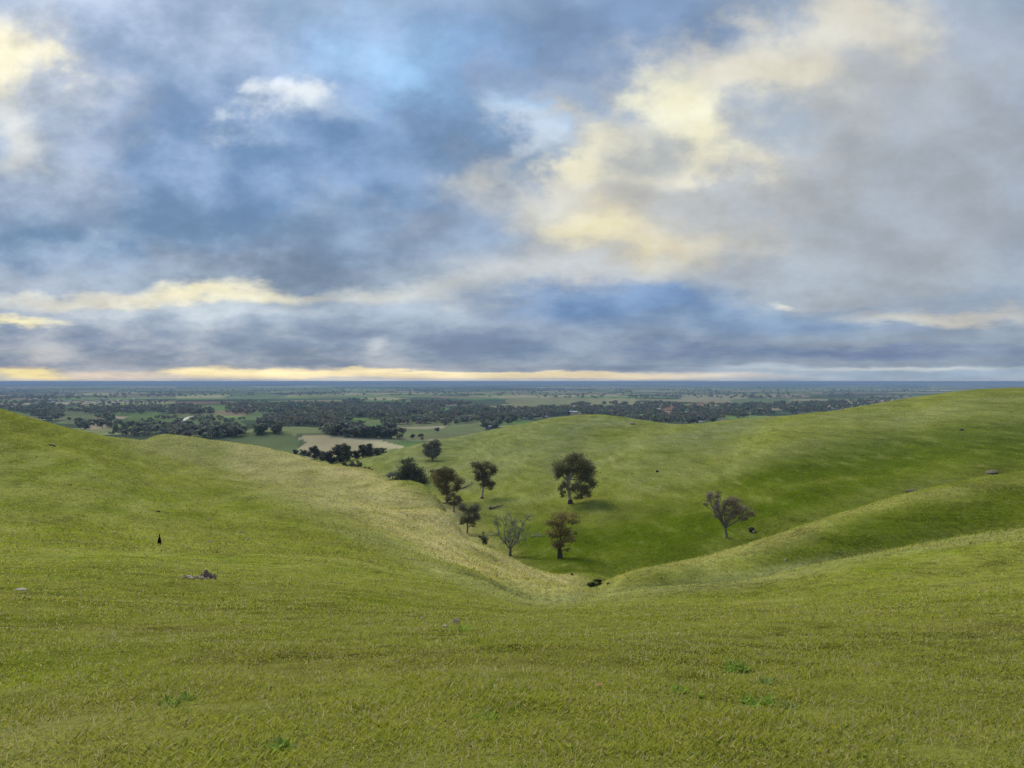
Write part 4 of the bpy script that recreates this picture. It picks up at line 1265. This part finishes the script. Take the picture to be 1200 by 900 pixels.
stone('rock', 'pale flat stone near the crown of the knoll', 741, 497, 480, 8, 2.2, (.34, .27, .20), seed=19)
for i, (px, py, d) in enumerate([(244, 610, 105), (246, 636, 78), (281, 624, 92), (290, 633, 84), (185, 600, 118)]):
    stone('rock', ['grey stone high on the left slope above the outcrop', 'grey stone on the left slope between kangaroo and outcrop', 'grey stone right of the kangaroo, upper of two', 'grey stone right of the kangaroo, lower of two',
                   'dark stone on the left slope above the kangaroo'][i], px, py, d, random.uniform(4, 8), 2.2, (.27, .25, .20) if i < 4 else (.06, .06, .04), seed=30 + i)
# stony strip on the right slope
x, y, z = ground_at(703, 611, 240)
s_ = y / F
root = thing('stone_scatter', 'scatter of grey stones running up the slope right of the bare tree', 'stones', (x, y, z))
for i in range(22):
    tt = random.uniform(-1, 1)
    a, dp = tt * 9 + random.gauss(0, 1.2), tt * 22 + random.gauss(0, 4)
    zz = hz(x + a * s_, y + dp * s_) - z
    rock_obj('stone', (a * s_, dp * s_, zz), (random.uniform(.4, 1.0) * s_, random.uniform(.4, .9) * s_, random.uniform(.3, .6) * s_), 60 + i, (.21, .19, .17), root, sub=1)


def log(name, label, px, py, d0, branches, col, cat='fallen log'):
    x, y, z = ground_at(px, py, d0)
    s_ = y / F
    root = thing(name, label, cat, (x, y, z))
    first = True
    for path, r0 in branches:
        gg = Geo()
        pts_ = []
        for a, u, dp in path:
            zz = hz(x + a * s_, y + dp * s_) - z
            pts_.append((a * s_, dp * s_, zz + u * s_ + r0 * s_ * .6))
        gg.tube(pts_, [r0 * s_ * (1 - .6 * i / (len(pts_) - 1)) for i in range(len(pts_))], col, 7)
        gg.build('trunk' if first else 'branch', M_BARK, root)
        first = False


log('fallen_log', 'grey fallen log lying on the slope below the slim olive gum', 573, 597, 288, [([(0, 0, 0), (6, .5, 1), (13, 1, 3), (17, 2, 4)], 1.2), ([(0, .5, 0), (2, 2.5, 0), (3, 4, 1)], .8), ([(9, .6, 2), (11, 4, 2)], .4)], (.12, .11, .105))
log('fallen_log', 'dark fallen log across the gully left of the slim olive gum', 541, 573, 335, [([(0, 0, 0), (6, .8, 6), (13, 1, 16)], .9), ([(10, 1, 12), (11, 4, 12)], .5)], (.09, .08, .075))
log('fallen_log', 'dark log lying at the foot of the low bushy gum', 514, 591, 285, [([(0, .3, 0), (6, 0, -2), (13, .3, -4)], 1.1)], (.07, .06, .055))
log('fallen_branch', 'grey dead branch lying in the grass between the bare tree and the brown gum', 622, 630, 226,
    [([(0, 0, 0), (6, 1.0, -2), (13, .8, -8), (17, .5, -12)], .7), ([(3, 1, 0), (6, 4, 0), (9, 4.5, 0)], .5), ([(7, 1, -3), (10, 3.2, -3), (13, 3, -4)], .45), ([(1, .6, 0), (-2, 2.5, 0)], .35), ([(11, .8, -7), (15, 2.6, -8)], .35)], (.22, .20, .20), 'fallen branch')
log('fallen_branch', 'grey dead branch lying left of the foot of the biggest gum tree', 657, 583, 292, [([(0, 0, 0), (5, .6, 1), (9, .5, 2)], .5)], (.10, .085, .08), 'fallen branch')
log('dead_stick', 'thin dead stick lying down the upper golden slope', 284, 557, 178, [([(0, 0, 0), (3, .2, -6), (6, .2, -12), (8, .2, -17)], .28)], (.08, .07, .05), 'stick')
log('dead_stick', 'second thin dead stick lying down the golden slope, nearer the valley', 303, 571, 166, [([(0, 0, 0), (4, .2, -6), (9, .2, -11)], .28)], (.08, .07, .05), 'stick')

# kangaroo: upright, seen from behind on the left slope
x, y, z = ground_at(186.5, 638.5, 78)
H = 13.0 * y / F
root = thing('kangaroo', 'small dark kangaroo standing upright on the left slope', 'kangaroo', (x, y, z), rz=.5)
bm = bmesh.new()
sk = bm.verts.layers.skin.verify()
J = {}


def joint(k, co_, r_, par=None):
    v = bm.verts.new(Vector(co_) * H)
    v[sk].radius = (r_ * H, r_ * H)
    J[k] = v
    if par:
        bm.edges.new((J[par], v))


joint('hip', (0, .03, .30), .115)
joint('belly', (0, -.02, .43), .125, 'hip')
joint('chest', (0, -.05, .60), .085, 'belly')
joint('neck', (0, -.06, .74), .05, 'chest')
joint('head', (0, -.08, .85), .058, 'neck')
joint('muzzle', (0, -.17, .83), .030, 'head')
joint('tail1', (0, .16, .16), .07, 'hip')
joint('tail2', (0, .30, .05), .045, 'tail1')
joint('tail3', (0, .55, .03), .02, 'tail2')
for sg, sfx in ((-1, 'l'), (1, 'r')):
    joint('thigh' + sfx, (sg * .10, -.04, .24), .085, 'hip')
    joint('knee' + sfx, (sg * .12, -.13, .17), .055, 'thigh' + sfx)
    joint('hock' + sfx, (sg * .10, .04, .05), .03, 'knee' + sfx)
    joint('toe' + sfx, (sg * .10, -.16, .015), .022, 'hock' + sfx)
    joint('elbow' + sfx, (sg * .09, -.09, .50), .03, 'chest')
    joint('paw' + sfx, (sg * .06, -.17, .47), .02, 'elbow' + sfx)
    joint('ear' + sfx, (sg * .035, -.06, .93), .022, 'head')
    joint('eartip' + sfx, (sg * .06, -.06, 1.0), .010, 'ear' + sfx)
J['hip'][sk].use_root = True
me_ = bpy.data.meshes.new('body')
bm.to_mesh(me_); bm.free()
at = me_.color_attributes.new('Col', 'FLOAT_COLOR', 'POINT')
for i, v in enumerate(me_.vertices):
    at.data[i].color = (.045, .027, .020, 1) if v.co.z / H > .28 else (.10, .05, .028, 1)
body = link('body', me_, M_FUR, root)
body.modifiers.new('skin', 'SKIN')
sb = body.modifiers.new('smooth', 'SUBSURF'); sb.levels = 1; sb.render_levels = 1


# ------------------------------------------------------------------ leafy weeds and the tussock in the near grass
def weed(name, label, px, py, d0, wpx, hpx, col, n=40, broad=.35, cat='plant', group=None, sub=7):
    """a low plant: leaves rising from several crowns, mixed into the turf"""
    x, y, z = ground_at(px, py, d0)
    s_ = y / F
    root = thing(name, label, cat, (x, y, z), group)
    gl = Geo(); st = Geo()
    crowns = [(random.gauss(0, .27) * wpx * s_, random.gauss(0, .27) * wpx * s_, random.uniform(.5, 1.1)) for _ in range(sub)]
    for k in range(int(n * 1.5)):
        cx, cy, q = random.choice(crowns)
        an = random.uniform(0, 6.28)
        dr = Vector((math.cos(an), math.sin(an), 0))
        ln = hpx * s_ * random.uniform(.35, 1.0) * q
        lift = random.uniform(.15, 1.2)
        zz = hz(x + cx, y + cy) - z - .004
        base = Vector((cx, cy, zz)) + dr * ln * random.uniform(0, .5)
        tip = base + dr * ln * .8 + Vector((0, 0, ln * lift * .8))
        mid = base.lerp(tip, .55) + Vector((0, 0, ln * .12))
        sd_ = Vector((-math.sin(an), math.cos(an), random.uniform(-.3, .3))) * ln * broad * .5
        k0 = len(gl.v)
        gl.v += [tuple(base), tuple(mid + sd_), tuple(tip), tuple(mid - sd_)]
        warm = random.uniform(0, 1)
        c_ = tuple((np.array(col) * (1 - .7 * warm) + np.array((.16, .175, .03)) * .7 * warm) * 2.7 * random.uniform(.65, 1.35))
        gl.c += [c_] * 4
        gl.q.append((k0, k0 + 1, k0 + 2, k0 + 3))
    gl.build('leaves', M_GRASS, root, False)
    for cx, cy, q in crowns[:4]:
        zz = hz(x + cx, y + cy) - z
        an = random.uniform(0, 6.28)
        st = Geo()
        st.tube([(cx, cy, zz - .01), (cx + math.cos(an) * hpx * s_ * .1, cy, zz + hpx * s_ * .4 * q), (cx + math.cos(an) * hpx * s_ * .25, cy + math.sin(an) * hpx * s_ * .2, zz + hpx * s_ * .75 * q)],
                [.3 * s_, .24 * s_, .12 * s_], tuple(np.array(col) * 1.6), 4)
        st.build('stem', M_GRASS, root)
    return root


weed('grass_tussock', 'bright green grass tussock in front of the pinkish stone', 543, 739, 16.5, 26, 13, (.085, .15, .02), n=90, broad=.10, cat='grass tussock')
weed('broadleaf_weed', 'bushy green weed with dark gaps, highest of the weeds at right', 858, 786, 7.8, 32, 13, (.065, .125, .02), n=110, broad=.42)
weed('broadleaf_weed', 'bluish green thistle rosette right of the bushy weed', 897, 801, 7.0, 22, 10, (.06, .10, .035), n=60, broad=.30)
weed('broadleaf_weed', 'wide patch of low bright weed in the near grass', 880, 826, 6.0, 46, 12, (.085, .15, .022), n=150, broad=.40)
weed('broadleaf_weed', 'dull dark weed right of the wide bright patch', 926, 830, 5.9, 24, 10, (.05, .085, .03), n=60, broad=.34)
weed('broadleaf_weed', 'light green weed left of the bushy weed', 800, 812, 6.5, 36, 10, (.10, .165, .026), n=90, broad=.36)
weed('broadleaf_weed', 'green weed at the bottom left of the middle grass', 324, 880, 4.55, 40, 16, (.085, .14, .026), n=90, broad=.36)
weed('broadleaf_weed', 'dark leafed weed patch low in the left grass', 213, 824, 6.0, 44, 11, (.055, .10, .02), n=90, broad=.36)
weed('broadleaf_weed', 'lush weed patch in the near grass below the two brow stones', 565, 842, 5.5, 56, 12, (.07, .135, .016), n=150, broad=.14)

# ------------------------------------------------------------------ grass: every blade a face, nearest first
def blades(n, r0, r1, seed, lo, hi, wpx, fade=1.0):
    r_ = np.random.default_rng(seed)
    az = r_.uniform(-.72, .72, n)
    rr = np.exp(r_.uniform(math.log(r0), math.log(r1), n))
    x = rr * np.sin(az); y = rr * np.cos(az)
    dens = fbm(x / 1.3, y / 1.3, 81, 3)
    keep = (r_.uniform(-3.0, .3, n) < dens * .8 + .3) & (r_.uniform(0, 1, n) > fade * sstep(60, 165, rr))
    x, y, rr, dens = x[keep], y[keep], rr[keep], dens[keep]
    n = len(x)
    z = height(x, y)
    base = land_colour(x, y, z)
    tuft = fbm(x / .45, y / .45, 82, 2)
    h = r_.uniform(lo, hi, n) * np.clip(1 + .45 * tuft + .35 * dens, .5, 1.7) * (1 + np.minimum(rr, 90) / 110) * (1 - .5 * fade * sstep(60, 165, rr))
    w = np.maximum(.0032, wpx * rr / F) * r_.uniform(.6, 1.4, n)
    an = r_.uniform(0, 2 * math.pi, n)
    lean = r_.uniform(.3, 1.5, n) * h
    tip = np.stack([np.cos(an) * lean + h * .08, np.sin(an) * lean * .8, h], 1)
    sa = an + math.pi / 2 + r_.normal(0, .4, n)
    # widest face towards no one in particular
    sd_ = np.stack([np.cos(sa) * w, np.sin(sa) * w, np.zeros(n)], 1)
    p = np.stack([x, y, z - .012], 1)
    v = np.stack([p - sd_, p + sd_, p + tip * .62 * np.array([.7, .7, 1.05]) + sd_ * .55, p + tip], 1).reshape(-1, 3)
    k = r_.uniform(0, 1, n)
    mul = (2.1 * r_.uniform(.85, 1.15, n) if r0 > 60 else 2.75 * r_.uniform(.70, 1.3, n))[:, None] * np.array([1.08, 1.06, .72])
    c = base * mul
    straw = k < .13 + .12 * np.clip(-dens, 0, 1)
    c[straw] = np.array([.53, .46, .22]) * (.62 if r0 > 60 else 1.0) * r_.uniform(.7, 1.25, straw.sum())[:, None]
    lime = (k > (.82 if r0 > 60 else .70))
    c[lime] = np.array([.45, .47, .07]) * (.75 if r0 > 60 else 1.0) * r_.uniform(.7, 1.2, lime.sum())[:, None]
    deep = (k > .3) & (k < .38)
    c[deep] = np.array([.12, .18, .026]) * r_.uniform(.7, 1.2, deep.sum())[:, None]
    i0 = np.arange(n)[:, None] * 4
    return v, np.concatenate([i0 + [0, 1, 2]]), np.concatenate([i0 + [0, 2, 3]]), np.repeat(c, 4, 0)


V_, T_, C_ = [], [], []
off = 0
for args in ((220000, 2.7, 7.5, 1, .016, .042, .55), (220000, 6.5, 22, 2, .018, .045, .55), (170000, 20, 165, 3, .03, .07, .6), (130000, 80, 480, 4, .07, .16, .5, 0.0)):
    v, t1, t2, c = blades(*args)
    V_.append(v); C_.append(c); T_ += [t1 + off, t2 + off]
    off += len(v)
# dry flowering stalks standing through the sward
r_ = np.random.default_rng(9)
n = 9000
rr = np.exp(r_.uniform(math.log(2.7), math.log(30), n)); az = r_.uniform(-.72, .72, n)
x, y = rr * np.sin(az), rr * np.cos(az)
k = fbm(x / 1.1, y / 1.1, 83, 3) > -.05
x, y, rr = x[k], y[k], rr[k]; n = len(x)
z = height(x, y)
h = r_.uniform(.025, .06, n); w = np.maximum(.0012, .30 * rr / F)
an = r_.uniform(0, 6.283, n); ln = h * r_.uniform(.1, .7, n)
top = np.stack([x + np.cos(an) * ln, y + np.sin(an) * ln, z + h], 1)
p = np.stack([x, y, z - .01], 1)
sx = np.stack([w, w * .3, 0 * w], 1)
hd = (top - p) * .28
v = np.stack([p - sx, p + sx, top + sx * .5, top - hd * .2 - sx * 1.5, top + hd], 1).reshape(-1, 3)
i0 = np.arange(n)[:, None] * 5 + off
V_.append(v); T_ += [i0 + [0, 1, 2], i0 + [3, 2, 4], i0 + [0, 2, 3]]
C_.append(np.repeat(np.array([.46, .41, .20]) * r_.uniform(.6, 1.3, n)[:, None], 5, 0))
off += len(v)
# pale flower heads of the turf, specks whose bright colour mimics sparkle
n = 42000
rr = np.exp(r_.uniform(math.log(2.7), math.log(75), n)); az = r_.uniform(-.72, .72, n)
x, y = rr * np.sin(az), rr * np.cos(az)
z = height(x, y) + r_.uniform(.012, .045, n) * (1 + rr / 60)
w = np.maximum(.0022, .42 * rr / F) * r_.uniform(.6, 1.3, n)
p = np.stack([x, y, z], 1)
d1 = r_.normal(size=(n, 3)) * w[:, None]; d2 = r_.normal(size=(n, 3)) * w[:, None]
v = np.stack([p - d1 * .6, p + d1 * .6, p + d2, p - d2], 1).reshape(-1, 3)
i0 = np.arange(n)[:, None] * 4 + off
V_.append(v); T_ += [i0 + [0, 2, 1], i0 + [0, 1, 3]]
hue = r_.uniform(0, 1, n)[:, None]
C_.append(np.repeat((np.array([.62, .56, .30]) * hue + np.array([.48, .56, .14]) * (1 - hue)) * r_.uniform(.7, 1.3, n)[:, None], 4, 0))
link('grass', mesh_from('grass', np.concatenate(V_), None, np.concatenate(T_), np.concatenate(C_), False), M_GRASS, kind='stuff')

# ------------------------------------------------------------------ air
hm = bpy.data.materials.new('air')
hm.use_nodes = True
ht = NT(hm.node_tree)
ht.n.clear()
hv = ht.node('ShaderNodeVolumePrincipled')
hv.inputs['Color'].default_value = (.29, .43, .66, 1)
hv.inputs['Density'].default_value = 8.5e-5
hv.inputs['Anisotropy'].default_value = 0.0
ho_ = ht.node('ShaderNodeOutputMaterial')
ht.l.new(hv.outputs[0], ho_.inputs['Volume'])
HB = 91000.0
HTOP, HBOT = max(3.0, float(GZ.max()) + 2.0), float(GZ.min()) - 1.0
hb = bmesh.new()
bmesh.ops.create_cube(hb, size=1.0, matrix=Matrix.LocRotScale(Vector((0, 0, (HTOP + HBOT) / 2)), None, Vector((HB * 2, HB * 2, HTOP - HBOT))))
hme = bpy.data.meshes.new('haze')
hb.to_mesh(hme); hb.free()
link('haze', hme, hm, kind='stuff')
